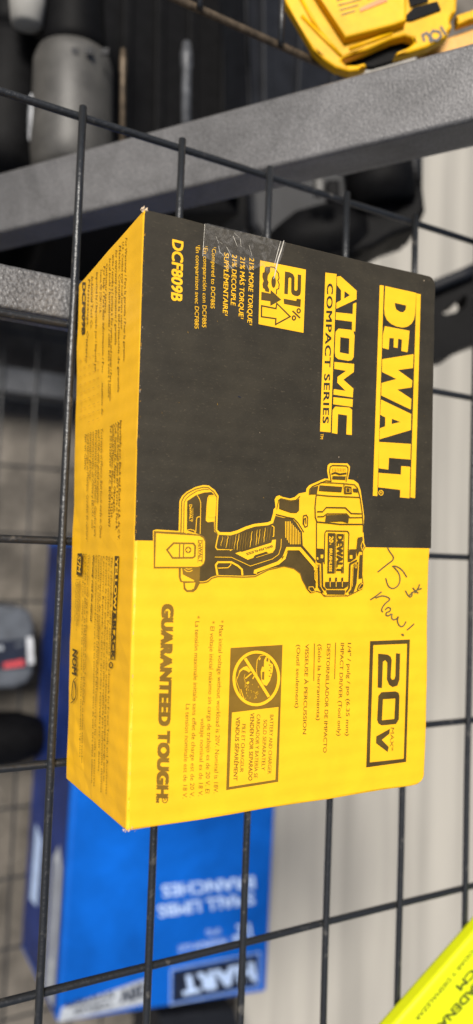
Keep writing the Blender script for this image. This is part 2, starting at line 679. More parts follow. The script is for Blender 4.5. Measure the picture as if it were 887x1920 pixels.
# butt joint sleeve line
bm = bmesh.new()
sp = at_depth(600, 228, 0.4222)
add_hexa(bm, [sp + wid * 0.0193 + nrm * 0.0004 + a * 0.0, sp + wid * 0.0193 + nrm * 0.0004 + a * 0.26, sp - wid * 0.0200 + nrm * 0.0004 + a * 0.26, sp - wid * 0.0200 + nrm * 0.0004] +
         [sp + wid * 0.0193 - nrm * 0.0350, sp + wid * 0.0193 - nrm * 0.0350 + a * 0.26, sp - wid * 0.0200 - nrm * 0.0350 + a * 0.26, sp - wid * 0.0200 - nrm * 0.0350], bevel=0.002, seg=3)
from_bm('sleeve', bm, M['hammer_mid'], t)


def flat_beam(label, q, z, thick, material, name='steel_beam'):
    c = [at_z(x, y, z) for x, y in q]
    t = thing(name, label, 'beam', c[0])
    bm = bmesh.new()
    add_hexa(bm, c + [p - Vector((0, 0, thick)) for p in c], bevel=0.0018, seg=3)
    from_bm('tube', bm, material, t)
    return t


def along(y_left, x_left, z, L=1.2, x0=-0.35):
    p = at_z(x_left, y_left, z)
    return p.y


zb = -0.0052
yt, yb = at_z(60, 505, zb).y, at_z(60, 586, zb).y
t = thing('steel_beam', 'rough grey steel beam directly under the wire shelf, passing behind the yellow box', 'beam', (0, yt, zb))
bm = bmesh.new()
add_hexa(bm, [Vector((-0.22, yt, zb)), Vector((0.09, yt, zb)), Vector((0.09, yb, zb)), Vector((-0.22, yb, zb)),
              Vector((-0.22, yt, zb - 0.022)), Vector((0.09, yt, zb - 0.022)), Vector((0.09, yb, zb - 0.022)), Vector((-0.22, yb, zb - 0.022))], bevel=0.0015, seg=3)
from_bm('tube', bm, M['hammer'], t)

zb = LZ - 0.006
yt, yb = at_z(60, 693, zb).y, at_z(60, 740, zb).y
t = thing('steel_beam', 'blurred blue-grey steel beam carrying the lower wire shelf', 'beam', (0, yt, zb))
bm = bmesh.new()
add_hexa(bm, [Vector((-0.45, yt, zb)), Vector((0.9, yt, zb)), Vector((0.9, yb, zb)), Vector((-0.45, yb, zb)),
              Vector((-0.45, yt, zb - 0.035)), Vector((0.9, yt, zb - 0.035)), Vector((0.9, yb, zb - 0.035)), Vector((-0.45, yb, zb - 0.035))], bevel=0.002, seg=3)
from_bm('tube', bm, M['hammer_dark'], t)

# ================================================================== BEIGE BOARD UNDER THE LOWER SHELF
bz = LZ + 0.001
e0 = at_z(455, 1900, bz)
e1 = at_z(500, 300, bz)
bm = bmesh.new()
c = [e1 + Vector((0, 0.35, 0)), Vector((1.9, e1.y + 0.35, bz)), Vector((1.9, e0.y - 0.35, bz)), e0 + Vector((0, -0.35, 0))]
add_hexa(bm, c + [p - Vector((0, 0, 0.02)) for p in c], bevel=0.003)
bb = from_bm('ribbed_board', bm, M['beige'])
tag(bb, 'large pale beige board with faint ribs lying below the lower wire shelf', 'board')

# ================================================================== THE YELLOW AND BLACK CARTON
T = 0.0820
front_px = [(270, 391), (818, 520), (797, 1470), (237, 1560)]
F = [at_z(x, y, T) for x, y in front_px]
BL = at_z(147, 533, 0.0018)
BLb = at_z(124, 1462, 0.0018)
dx = F[1] - F[0]
dxb = F[2] - F[3]
B = [BL, BL + dx * 0.985, BLb + dxb * 0.985, BLb]
carton = thing('tool_box', 'yellow and black cardboard tool box with handwritten price, lying on the wire shelf', 'box', (F[0] + F[2]) / 2 * 1.0 - Vector((0, 0, T)))
bm = bmesh.new()
vs = [bm.verts.new(p) for p in F + B]
fs = [bm.faces.new([vs[i] for i in f]) for f in [(0, 1, 2, 3), (7, 6, 5, 4), (0, 4, 5, 1), (1, 5, 6, 2), (2, 6, 7, 3), (3, 7, 4, 0)]]
bm.edges.ensure_lookup_table()


def edge_between(i, j):
    for e in bm.edges:
        if set(e.verts) == {vs[i], vs[j]}:
            return e


corner = [edge_between(1, 5), edge_between(2, 6)]
bmesh.ops.bevel(bm, geom=corner, offset=0.0042, segments=5, profile=0.5, affect='EDGES')
sharp = [e for e in bm.edges if e.calc_face_angle(0) > 0.6]
bmesh.ops.bevel(bm, geom=sharp, offset=0.0011, segments=3, profile=0.5, affect='EDGES')
for k in range(1, 26):
    y = -0.13 + 0.0104 * k
    g = bm.verts[:] + bm.edges[:] + bm.faces[:]
    bmesh.ops.bisect_plane(bm, geom=g, plane_co=(0, y, 0), plane_no=(0, 1, 0))
YB = at_z(808, 1028, T).y
g = bm.verts[:] + bm.edges[:] + bm.faces[:]
bmesh.ops.bisect_plane(bm, geom=g, plane_co=(0, YB, 0), plane_no=(0, 1, 0))
for k in range(1, 12):
    g = bm.verts[:] + bm.edges[:] + bm.faces[:]
    bmesh.ops.bisect_plane(bm, geom=g, plane_co=(-0.06 + 0.015 * k, 0, 0), plane_no=(1, 0, 0))
for k in range(1, 6):
    g = bm.verts[:] + bm.edges[:] + bm.faces[:]
    bmesh.ops.bisect_plane(bm, geom=g, plane_co=(0, 0, 0.0137 * k), plane_no=(0, 0, 1))
ln = (F[3] - F[0]).cross(BL - F[0]).normalized()
if ln.x > 0:
    ln = -ln
for v in bm.verts:
    p = v.co
    if p.z > T - 1e-5:
        continue                                     # the printed front stays flat
    if abs((p - F[0]).dot(ln)) < 0.0002 and 0.004 < p.z:
        continue                                     # and so does the printed side
    q = noise.noise_vector(p * 60) * 0.0007 + noise.noise_vector(p * 240) * 0.00025
    q.z = min(q.z, (T - p.z) * 0.5)
    v.co = p + q
bmesh.ops.recalc_face_normals(bm, faces=bm.faces)
bm.normal_update()
for f in bm.faces:
    c_ = f.calc_center_median()
    if c_.y > YB and f.normal.z > -0.5 and f.normal.x > -0.35:
        f.material_index = 1
from_bm('carton_body', bm, [M['yellow'], M['panel']], carton)

FN = Vector((0, 0, 1))
# --- black upper panel
pr = Print(F[0], FN, lift=0.00010)
pr.poly([(271, 401), (274, 396), (290, 398), (500, 448.5), (700, 495.5), (800, 519), (808, 524), (813, 534), (814.5, 548),
         (812, 700), (808, 1028), (683, 1026), (560, 1021), (400, 1016), (252.5, 1013), (258, 800), (263, 640), (267, 500)], 'panel')
# dust flecks and scuffs on the black print
for i in range(46):
    x, y = random.uniform(275, 800), random.uniform(470, 1005)
    w = random.uniform(0.5, 1.3)
    l = random.uniform(0.6, 3.5)
    a = random.uniform(1.0, 2.1)
    pr2 = (x + l * math.cos(a), y + l * math.sin(a))
    pr.step = 0.000002
    pr.stroke([(x, y), pr2], w, random.choice(['brown', 'ink', 'kraft', 'brown']))
pr.stroke([(446, 743.5), (449, 744), (451, 746)], 1.6, 'navy')
pr.build('black_panel', carton, 'matt black printed upper half of the box front')

# --- brand lettering
pr = Print(F[0], FN, lift=0.00022).region(590, 510, 3.696)
pr.poly([(703, 150), (733, 155), (694, 1568), (661, 1562)], 'ylw')
pr.poly([(449, 92), (477, 95), (432, 1553), (401, 1550)], 'ylw')
pr.poly([[(487, 98), (702, 146), (694, 290), (686, 330), (668, 360), (640, 380), (605, 386), (565, 378), (530, 362), (500, 335), (484, 300), (480, 255)],
         [(553, 215), (556, 243), (565, 262), (590, 278), (612, 280), (628, 262), (632, 233)]], 'ylw')
pr.poly([(484, 376), (655, 408), (650, 470), (641, 557), (598, 548), (603, 470), (577, 462), (572, 528), (545, 522), (546, 460), (516, 458), (511, 538), (468, 527), (470, 440)], 'ylw')
pr.poly([(466, 605), (683, 570), (679, 666), (575, 680), (674, 752), (671, 800), (570, 815), (668, 880), (664, 954), (459, 856), (461, 770), (564, 742), (464, 693)], 'ylw')
pr.poly([[(457, 884), (667, 985), (665, 1095), (447, 1160), (449, 1084), (486, 1070), (487, 1008), (452, 990)],
         [(533, 1018), (531, 1054), (592, 1040)]], 'ylw')
pr.poly([(443, 1178), (664, 1192), (661, 1300), (513, 1288), (508, 1370), (440, 1360)], 'ylw')
pr.poly([(597, 1345), (660, 1350), (655, 1568), (588, 1562), (591, 1510), (438, 1492), (440, 1392), (595, 1404)], 'ylw')
pr.ring((457, 1530), 15, 17, 5, 'ylw', 18)
pr.text('R', (448, 1522), (448, 1538), 16, 'ylw', bold=0.01)
pr.build('brand_lettering', carton)

# --- series lettering
pr = Print(F[0], FN, lift=0.00022).region(590, 510, 3.696)
pr.poly([[(153, 32), (178, 30), (289, 130), (288, 190), (148, 256), (149, 214), (180, 197), (181, 128), (153, 92)],
         [(205, 133), (203, 185), (243, 162)]], 'ylw')
pr.poly([(287, 212), (279, 414), (256, 410), (257, 345), (143, 331), (146, 280), (261, 292), (264, 222)], 'ylw')
pr.poly([[(163, 393), (245, 401), (266, 412), (275, 440), (268, 590), (255, 612), (230, 617), (160, 604), (142, 588), (137, 550), (143, 415)],
         [(176, 452), (172, 558), (235, 570), (238, 462)]], 'ylw')
pr.poly([(135, 624), (272, 638), (269, 694), (197, 747), (266, 808), (262, 870), (128, 850), (130, 812), (212, 824), (155, 768), (156, 728), (215, 686), (134, 672)], 'ylw')
pr.poly([(128, 868), (262, 882), (260, 936), (126, 917)], 'ylw')
pr.poly([(140, 933), (240, 940), (257, 955), (255, 1130), (217, 1126), (222, 994), (160, 985), (155, 1123), (117, 1116), (122, 958)], 'ylw')
pr.poly([(72, 5), (150, 15), (108, 1112), (35, 1105)], 'ylw')
pr.text('COMPACT SERIES', (84, 80), (52, 1050), 42, 'panel', bold=0.028, space=1.12)
pr.text('TM', (38, 1120), (36, 1158), 20, 'ylw', bold=0.01)
pr.build('series_lettering', carton)

# --- torque badge
pr = Print(F[0], FN, lift=0.00022).region(480, 480, 8.87)
pr.poly([(65, 75), (825, 228), (785, 1280), (38, 1135)], 'ylw')
pr.poly([(478, 258), (560, 275), (612, 305), (637, 360), (634, 565), (650, 582), (672, 578), (686, 560), (690, 308), (748, 318), (742, 600), (728, 650), (690, 672), (640, 665), (597, 640), (580, 600), (582, 375), (558, 357), (537, 372), (525, 640), (465, 632)], 'ink')
pr.poly([(455, 712), (665, 750), (672, 712), (742, 722), (735, 855), (460, 800)], 'ink')
pr.stroke([(603, 915), (728, 1035)], 28, 'ink')
pr.ring((705, 915), 26, 34, 24, 'ink', 20)
pr.ring((625, 1033), 26, 34, 24, 'ink', 20)
pr.poly([(160, 178), (235, 180), (228, 270), (192, 330), (187, 400), (206, 440), (190, 500), (216, 560), (212, 605), (150, 590), (140, 555), (112, 535), (102, 470), (122, 420), (100, 350), (105, 285), (135, 270), (140, 200)], 'ink')
pr.ellipse((288, 435), 38, 98, 'ink', 26)
pr.stroke([(225, 183), (300, 190), (332, 245), (368, 290), (378, 370), (358, 410), (380, 470), (374, 545), (340, 560), (332, 640)], 17, 'ink')
pr.poly([(85, 598), (235, 628), (240, 568), (415, 730), (234, 832), (232, 755), (80, 735)], 'ink')
pr.stroke([(88, 830), (328, 878), (340, 790), (562, 1010), (320, 1142), (325, 1045), (85, 1012)], 24, 'ink', closed=True)
pr.build('torque_badge', carton, 'yellow square badge with gear, arrows and 21%')

# --- claim lettering, model number
pr = Print(F[0], FN, lift=0.00022).region(300, 430, 2.957)
pr.text('DCF809B', (67, 55), (60, 398), 62, 'ylw', bold=0.03, shear=0.22)
pr.text('21% MORE TORQUE\u00b9', (494, 158), (482, 532), 27, 'ylw', bold=0.018, shear=0.2)
pr.text('21% M\u00c1S TORQUE\u00b9', (444, 152), (434, 498), 27, 'ylw', bold=0.018, shear=0.2)
pr.text('21% DECOUPLE', (399, 140), (390, 425), 27, 'ylw', bold=0.018, shear=0.2)
pr.text('SUPPL\u00c9MENTAIRE\u00b9', (354, 130), (346, 480), 27, 'ylw', bold=0.018, shear=0.2)
pr.text('\u00b9Compared to DCF885', (287, 100), (279, 440), 22, 'ylw', bold=0.0, shear=0.12)
pr.text('\u00b9En comparaci\u00f3n con DCF885', (240, 95), (232, 545), 22, 'ylw', bold=0.0, shear=0.12)
pr.text('\u00b9En comparaison avec DCF885', (198, 90), (190, 552), 22, 'ylw', bold=0.0, shear=0.12)
pr.build('claim_lettering', carton)

# --- line drawing of the impact driver
R1 = (280, 900, 6.336)
R2 = (400, 900, 6.336)
R3 = (500, 860, 4.435)
R4 = (520, 980, 4.928)


def px(reg, pts):
    x, y, s = reg
    return [(x + a / s, y + b / s) for a, b in pts]


pr = Print(F[0], FN, lift=0.00024, step=0.000007)
sil = (px(R1, [(345, 605), (355, 250), (385, 190), (440, 140), (540, 85), (640, 60), (705, 66), (740, 95), (775, 118), (820, 190), (815, 250), (803, 590), (830, 615)])
       + px(R2, [(75, 620), (200, 620), (280, 598), (380, 553), (480, 522), (640, 503), (680, 487), (705, 400), (712, 350), (735, 325), (725, 230), (745, 195), (780, 182), (830, 195)])
       + px(R3, [(100, 305), (130, 318), (190, 332), (230, 320), (265, 290), (325, 278), (328, 250), (350, 222), (400, 200), (480, 165), (512, 168), (500, 100), (505, 55), (525, 38), (670, 40), (690, 65), (688, 100), (672, 172), (720, 178), (758, 205), (778, 260), (798, 400), (808, 480)])
       + px(R4, [(792, 80), (800, 190), (812, 220), (792, 260), (785, 480), (797, 560), (787, 610), (740, 640), (650, 684), (430, 687), (400, 652), (350, 637), (300, 652), (262, 612), (250, 580), (222, 530), (205, 474), (150, 430), (60, 408), (0, 422)])
       + px(R2, [(760, 1048), (650, 1072), (560, 1118), (490, 1153), (350, 1159), (200, 1154), (50, 1152)])
       + px(R1, [(740, 1172), (690, 1214), (640, 1226), (592, 1226), (560, 1294), (520, 1330), (440, 1330), (405, 1294), (400, 1218), (363, 1204), (346, 1150), (346, 1050), (45, 1048), (40, 600), (85, 588)]))
pr.poly(sil, 'ylw')
# dark contour where the tool stands on yellow
low = (px(R4, [(806, 222), (784, 262), (778, 480), (788, 560), (780, 606), (738, 633), (650, 676), (430, 679), (402, 646), (350, 631), (302, 645), (268, 608), (256, 578), (228, 528), (210, 470), (152, 424), (60, 402), (0, 415)])
       + px(R2, [(760, 1042), (650, 1066), (560, 1112), (490, 1147), (350, 1153), (200, 1148), (50, 1146)])
       + px(R1, [(740, 1166), (690, 1208), (640, 1220), (592, 1220), (555, 1290), (518, 1322), (442, 1322), (410, 1290), (406, 1212), (368, 1200), (352, 1150), (352, 1045)]))
pr.stroke(low, 2.2, 'brown')
pr.region(*R1)
pr.stroke([(372, 620), (382, 255), (408, 202), (452, 158), (547, 108), (640, 86), (700, 92), (728, 118), (762, 142), (797, 203), (790, 260), (778, 598), (805, 640)], 15, 'brown')
pr.stroke([(404, 628), (410, 268), (435, 222), (480, 182), (560, 132), (650, 110), (705, 116)], 11, 'brown')
body = (px(R1, [(442, 600), (446, 250), (555, 178), (645, 150), (735, 142), (772, 180), (705, 193), (682, 300), (668, 480), (690, 500), (765, 492), (768, 612)])
        + px(R2, [(52, 650), (205, 658), (290, 632), (385, 588), (490, 553), (645, 538), (705, 513), (735, 425), (830, 450)])
        + px(R3, [(160, 492), (212, 500), (242, 532), (285, 600)])
        + px(R4, [(225, 80), (233, 212), (350, 348), (352, 600), (330, 630), (300, 636), (275, 612), (258, 578), (230, 528), (212, 466), (150, 420), (60, 398), (0, 410)])
        + px(R2, [(760, 1032), (650, 1056), (555, 1098), (490, 1133), (350, 1138), (50, 1130)])
        + px(R1, [(735, 1152), (680, 1193), (640, 1203), (590, 1203), (577, 1050), (600, 900), (600, 650)]))
pr.poly(body, 'ink', abs_px=True)
pr.poly([(352, 1040), (600, 1040), (592, 1222), (556, 1290), (520, 1322), (440, 1322), (408, 1290), (404, 1212), (370, 1202), (352, 1150)], 'brown')
pr.poly([(372, 1050), (386, 1050), (393, 1122), (530, 1192), (525, 1204), (385, 1200), (372, 1160)], 'ylw')
pr.poly([(420, 1225), (545, 1218), (525, 1288), (490, 1306), (445, 1306), (427, 1280)], 'ylw')
pr.stroke([(410, 1060), (440, 1085), (480, 1088), (512, 1070)], 8, 'ylw')
pr.stroke([(425, 1045), (455, 1060), (490, 1055), (505, 1042)], 8, 'ylw')
# label tag of the tool
pr.poly([(50, 606), (380, 622), (600, 650), (645, 672), (664, 715), (662, 950), (648, 1000), (610, 1032), (570, 1046), (48, 1048)], 'brown')
pr.poly([(76, 632), (590, 664), (635, 690), (656, 735), (654, 950), (640, 990), (610, 1018), (570, 1030), (66, 1030)], 'ylw')
pr.stroke([(206, 830), (285, 750), (520, 754), (541, 785), (536, 905), (512, 924), (272, 926)], 22, 'brown', closed=True)
pr.stroke([(357, 752), (353, 928)], 15, 'brown')
pr.stroke([(404, 754), (400, 925)], 15, 'brown')
pr.ellipse((458, 830), 37, 40, 'brown')
pr.stroke([(434, 830), (482, 830)], 19, 'ylw')
pr.stroke([(458, 804), (458, 856)], 17, 'ylw')
pr.text('DeWALT', (580, 715), (580, 978), 42, 'brown', bold=0.03)
pr.stroke([(632, 708), (622, 980)], 7, 'brown')
pr.stroke([(575, 708), (572, 980)], 6, 'brown')
# catch, small logo, battery lines
pr.stroke([(775, 181), (705, 187), (690, 215), (680, 300), (670, 480), (690, 497), (770, 488)], 10, 'ylw')
pr.poly([(712, 212), (792, 200), (790, 260), (780, 430), (762, 448), (705, 446), (692, 425), (698, 240)], 'ylw')
pr.text('DeWALT', (470, 292), (470, 497), 32, 'ylw', bold=0.02)
pr.stroke([(512, 330), (508, 495)], 4, 'ylw')
pr.stroke([(560, 178), (590, 225), (605, 272), (598, 640)], 8, 'ylw')
pr.stroke([(545, 620), (555, 470), (562, 445), (580, 436), (600, 440)], 9, 'ylw')
pr.stroke([(415, 628), (430, 598), (480, 588), (525, 598), (545, 640)], 9, 'ylw')
pr.stroke([(425, 635), (455, 622), (490, 624), (512, 638)], 7, 'ylw')
# grip
pr.region(*R2)
pr.stroke([(52, 655), (35, 730), (22, 798), (40, 826), (215, 828), (190, 838)], 13, 'ylw')
for i in range(19):
    f = i / 18
    xt = 105 + f * 570
    yt = 672 - 118 * f ** 1.2
    yb_ = 788 + 55 * math.sin(min(1, f * 1.9) * math.pi * 0.5) - max(0, f - 0.42) * 220
    pts = []
    for j in range(7):
        g = j / 6
        pts.append((xt - 22 * g + random.uniform(-5, 5), yt + (yb_ - yt) * g))
    pr.stroke(pts, random.uniform(5, 8.5), random.choice(['ylw', 'brown', 'ylw', 'brown']), taper=True)
pr.stroke([(685, 540), (712, 560), (708, 668), (695, 672)], 10, 'ylw')
pr.poly([(250, 870), (310, 850), (330, 855), (680, 745), (690, 712), (735, 708), (725, 820), (700, 855), (645, 870), (620, 850), (482, 895), (465, 925), (400, 948)], 'ylw')
pr.text('BRUSHLESS', (690, 772), (378, 868), 28, 'ink', bold=0.03)
pr.stroke([(500, 922), (640, 876), (700, 858)], 5, 'ylw')
pr.stroke([(10, 915), (205, 918), (430, 1022), (690, 938), (765, 885), (793, 800), (797, 700)], 7, 'ylw')
pr.stroke([(336, 1132), (330, 1062), (285, 1020), (205, 976), (45, 976), (20, 1010), (40, 1130)], 22, 'ylw')
pr.stroke([(45, 1046), (165, 1042), (198, 1008), (200, 990)], 10, 'ylw')
thick = px(R2, [(488, 1112), (492, 1082), (760, 985), (830, 925), (860, 860)]) + px(R4, [(42, 325), (85, 240), (200, 240), (345, 408), (345, 440)])
pr.stroke(thick, 6.2, 'ylw', abs_px=True)
pr.region(*R4)
for i in range(10):
    x = 67 + i * 14.6
    y0 = -12 if i < 4 else -8 + (i - 3) * 16
    y1 = 140 + i * 22 if i < 3 else 200
    pr.stroke([(x, y0), (x + 2, y1)], 7, 'ylw')
# motor housing
pr.region(*R3)
pr.stroke([(346, 300), (349, 255), (370, 232), (485, 183), (528, 188), (515, 108), (520, 68), (540, 56), (655, 60), (668, 75), (668, 100), (652, 190)], 7, 'ink')
pr.stroke([(530, 128), (560, 118), (600, 130), (655, 122)], 13, 'ink')
for k in range(9):
    pr.stroke([(540 + k * 13, 78), (538 + k * 13, 108)], 3.0, 'brown')
pr.poly([(538, 145), (648, 148), (645, 175), (535, 170)], 'ink')
pr.stroke([(75, 420), (90, 345), (110, 332), (190, 350), (235, 345), (268, 312)], 6, 'ink')
pr.poly([(95, 342), (112, 336), (190, 356), (235, 351), (262, 332), (260, 430), (237, 450), (190, 448), (95, 415)], 'ink')
pr.stroke([(66, 462), (160, 486), (215, 496), (250, 530), (300, 610)], 7, 'ink')
pr.poly([(355, 245), (420, 225), (408, 295), (350, 296)], 'ink')
pr.poly([(430, 222), (620, 235), (612, 278), (424, 266)], 'ink')
pr.stroke([(645, 232), (692, 238), (692, 286), (645, 286)], 8, 'ink', closed=True)
pr.poly([(655, 245), (680, 248), (680, 275), (655, 272)], 'ink')
pr.poly([(706, 248), (746, 250), (749, 280), (710, 276)], 'ink')
pr.stroke([(420, 215), (442, 196), (620, 206), (720, 216), (746, 245)], 6, 'ink')
pr.stroke([(632, 205), (636, 290), (700, 290)], 6, 'ink')
pr.stroke([(405, 300), (500, 310), (770, 322)], 7, 'ink')
pr.stroke([(746, 245), (768, 330), (785, 450), (792, 560), (792, 610)], 7, 'ink')
pr.stroke([(402, 300), (392, 400), (394, 485), (408, 525), (520, 535), (600, 545), (788, 545)], 9, 'ink')
pr.stroke([(408, 440), (455, 440), (485, 405), (645, 408), (692, 455), (780, 458)], 8, 'ink')
pr.stroke([(410, 482), (462, 480), (490, 458), (655, 458), (682, 490), (785, 488)], 7, 'ink')
pr.poly([(482, 470), (655, 466), (674, 488), (668, 535), (620, 520), (520, 523), (475, 535)], 'ink')
pr.stroke([(292, 545), (294, 475), (320, 468), (332, 490), (328, 560), (308, 568), (298, 545), (302, 500), (314, 495), (316, 540)], 7, 'ink')
pr.region(*R4)
pr.stroke([(350, -5), (350, 345)], 9, 'ink')
pr.stroke([(422, 380), (424, 240), (428, 92), (440, 74), (636, 78), (650, 98), (644, 235), (642, 360)], 8, 'ink')
pr.poly([(345, 238), (412, 240), (425, 262), (420, 360), (400, 362), (350, 350)], 'ink')
pr.poly([(388, 295), (412, 295), (410, 328), (388, 328)], 'ylw')
pr.poly([(352, 318), (366, 322), (366, 342), (352, 338)], 'ylw')
pr.poly([(652, 246), (716, 244), (714, 325), (660, 362), (646, 355)], 'ink')
pr.poly([(656, 300), (680, 300), (680, 332), (656, 332)], 'ylw')
pr.poly([(455, 95), (522, 97), (515, 465), (450, 465)], 'ink')
pr.text('20', (466, 124), (466, 184), 38, 'ylw', bold=0.03)
pr.text('V', (466, 190), (466, 206), 18, 'ylw', bold=0.02)
pr.text('BRUSHLESS', (468, 238), (463, 450), 26, 'ylw', bold=0.03)
pr.text('DEWALT', (537, 103), (531, 462), 58, 'ink', bold=0.045)
pr.stroke([(528, 98), (521, 465)], 5, 'ink')
pr.stroke([(603, 100), (596, 465)], 6, 'ink')
pr.poly([(428, 545), (640, 545), (636, 585), (600, 606), (450, 606), (428, 590)], 'ink')
for x in (473, 528, 585):
    pr.stroke([(x, 505), (x, 596)], 17, 'ink')
    pr.stroke([(x, 540), (x, 592)], 6, 'ylw')
pr.poly([(436, 620), (610, 622), (608, 660), (440, 657)], 'ink')
pr.stroke([(350, 352), (398, 366), (402, 590), (432, 620)], 15, 'ink')
pr.stroke([(366, 385), (370, 590), (405, 642)], 17, 'ink')
pr.stroke([(720, 345), (655, 380), (648, 600), (620, 640)], 15, 'ink')
pr.stroke([(708, 395), (692, 600), (645, 652)], 19, 'ink')
pr.poly([(727, 138), (770, 128), (776, 185), (792, 215), (772, 262), (742, 262), (725, 310), (715, 250)], 'ink')
pr.stroke([(770, 170), (788, 215), (768, 258), (756, 215)], 6, 'ylw', closed=True)
pr.poly([(746, 295), (773, 300), (766, 510), (735, 515)], 'ink')
pr.poly([(690, 380), (732, 360), (715, 560), (690, 640), (665, 650)], 'ink')
pr.stroke([(684, 400), (676, 590)], 5, 'ylw')
pr.stroke([(386, 440), (388, 590), (415, 640)], 5, 'ylw')
pr.ring((709, 396), 9, 22, 5, 'ylw', 16)
pr.ring((350, 396), 9, 22, 5, 'ylw', 16)
pr.stroke([(330, 455), (350, 430), (352, 520), (345, 545), (330, 520)], 6, 'ylw', closed=True)
pr.poly([(735, 570), (770, 545), (784, 572), (772, 606), (732, 624), (720, 612)], 'ink')
pr.stroke([(735, 600), (765, 555), (782, 575), (770, 602), (735, 620)], 5, 'ylw', closed=True)
pr.poly([(276, 592), (312, 590), (332, 628), (300, 641), (276, 616)], 'ink')
pr.stroke([(276, 592), (312, 590), (335, 628), (300, 640), (274, 615)], 6, 'ylw', closed=True)
pr.ellipse((428, 656), 12, 14, 'ylw', 14)
pr.ellipse((628, 656), 12, 14, 'ylw', 14)
pr.build('tool_drawing', carton, 'printed line drawing of a cordless impact driver')

# --- handwritten price
pr = Print(F[0], FN, lift=0.00030).region(687, 900, 3.84)
for st in ([(150, 487), (162, 512), (203, 566), (150, 605), (78, 663)],
           [(288, 700), (262, 655), (230, 628), (200, 618), (182, 622)], [(190, 622), (232, 668), (242, 720), (225, 765), (185, 785), (152, 765), (136, 706)],
           [(278, 795), (292, 825), (312, 846), (328, 830), (322, 806)], [(306, 830), (340, 800), (395, 780)], [(330, 775), (350, 800), (372, 815)], [(345, 815), (372, 775), (380, 750)],
           [(25, 862), (60, 840), (106, 804)], [(62, 850), (105, 832), (142, 838), (172, 858), (135, 885), (112, 915), (104, 942), (118, 950)],
           [(132, 935), (150, 915), (172, 922), (168, 945), (140, 952), (136, 975), (158, 978), (176, 962)],
           [(182, 962), (176, 990), (190, 1008), (214, 1000), (226, 982)], [(226, 982), (218, 1012), (228, 1042), (248, 1058), (268, 1046), (282, 1018)],
           [(340, 1034), (316, 1058), (288, 1080)]):
    pr.stroke(st, 10.0, 'marker', smooth=2)
pr.ellipse((258, 1114), 12, 8, 'marker', 12, rot=0.6)
pr.build('price_note', carton, 'handwritten 75 $ new! in grey marker')

# --- voltage badge
pr = Print(F[0], FN, lift=0.00022).region(530, 1000, 3.168)
pr.poly([[(518, 640), (754, 630), (732, 1357), (495, 1390)], [(537, 663), (516, 1360), (718, 1338), (738, 655)]], 'ink')
pr.poly([(566, 714), (622, 720), (640, 732), (646, 750), (640, 858), (650, 870), (662, 866), (668, 848), (672, 712), (696, 714), (692, 868), (680, 904), (652, 913), (630, 898), (618, 866), (620, 768), (608, 752), (594, 762), (588, 918), (563, 916)], 'ink')
pr.poly([[(585, 943), (668, 938), (686, 946), (692, 965), (688, 1105), (672, 1132), (588, 1140), (568, 1130), (560, 1108), (567, 965)],
         [(594, 985), (588, 1110), (662, 1102), (668, 980)]], 'ink')
pr.poly([(636, 1160), (632, 1190), (587, 1226), (628, 1268), (622, 1298), (553, 1246), (555, 1205)], 'ink')
pr.text('MAX*', (641, 1153), (634, 1290), 20, 'brown', bold=0.0)
pr.build('voltage_badge', carton)

# --- product description
pr = Print(F[0], FN, lift=0.00022).region(530, 1000, 3.168)
pr.text('1/4" / pulg / po (6.35 mm)', (385, 650), (372, 1202), 21, 'brown', bold=0.014)
pr.text('IMPACT DRIVER (Tool only)', (343, 650), (322, 1202), 21, 'brown', bold=0.014)
pr.stroke([(313, 648), (307, 866)], 4.5, 'brown')
pr.text('DESTORNILLADOR DE IMPACTO', (262, 655), (238, 1302), 21, 'brown', bold=0.014)
pr.text('(Solo la herramienta)', (209, 658), (199, 1110), 21, 'brown', bold=0.008)
pr.stroke([(187, 653), (183, 876)], 4.5, 'brown')
pr.text('VISSEUSE \u00c0 PERCUSSION', (133, 656), (117, 1192), 21, 'brown', bold=0.014)
pr.text('(Outil seulement)', (82, 660), (72, 1036), 21, 'brown', bold=0.008)
pr.build('description_lettering', carton)

# --- slogan
pr = Print(F[0], FN, lift=0.00022).region(270, 1120, 3.0586)
pr.text('GUARANTEED TOUGH.', (100, 36), (67, 1178), 70, 'brown', bold=0.075, space=1.05)
pr.ring((118, 1160), 15, 17, 5, 'brown', 18)
pr.text('R', (110, 1152), (110, 1168), 15, 'brown', bold=0.0)
pr.build('slogan_lettering', carton)

# --- voltage notes
pr = Print(F[0], FN, lift=0.00022).region(270, 1120, 3.0586)
pr.text('* Max initial voltage without workload is 20V. Nominal is 18V.', (431, 130), (398, 1122), 24, 'brown', bold=0.004)
pr.text('* El voltaje inicial m\u00e1ximo sin carga de trabajo es de 20 V. El', (380, 135), (350, 1122), 24, 'brown', bold=0.004)
pr.text('voltaje nominal es de 18 V.', (324, 693), (310, 1140), 24, 'brown', bold=0.004)
pr.text('* La tensi\u00f3n maximale initiale sans effet de charge est de 20 V.', (294, 105), (261, 1147), 24, 'brown', bold=0.004)
pr.text('La tension nominale est de 18 V.', (239, 610), (220, 1152), 24, 'brown', bold=0.004)
pr.build('voltage_note_lettering', carton)

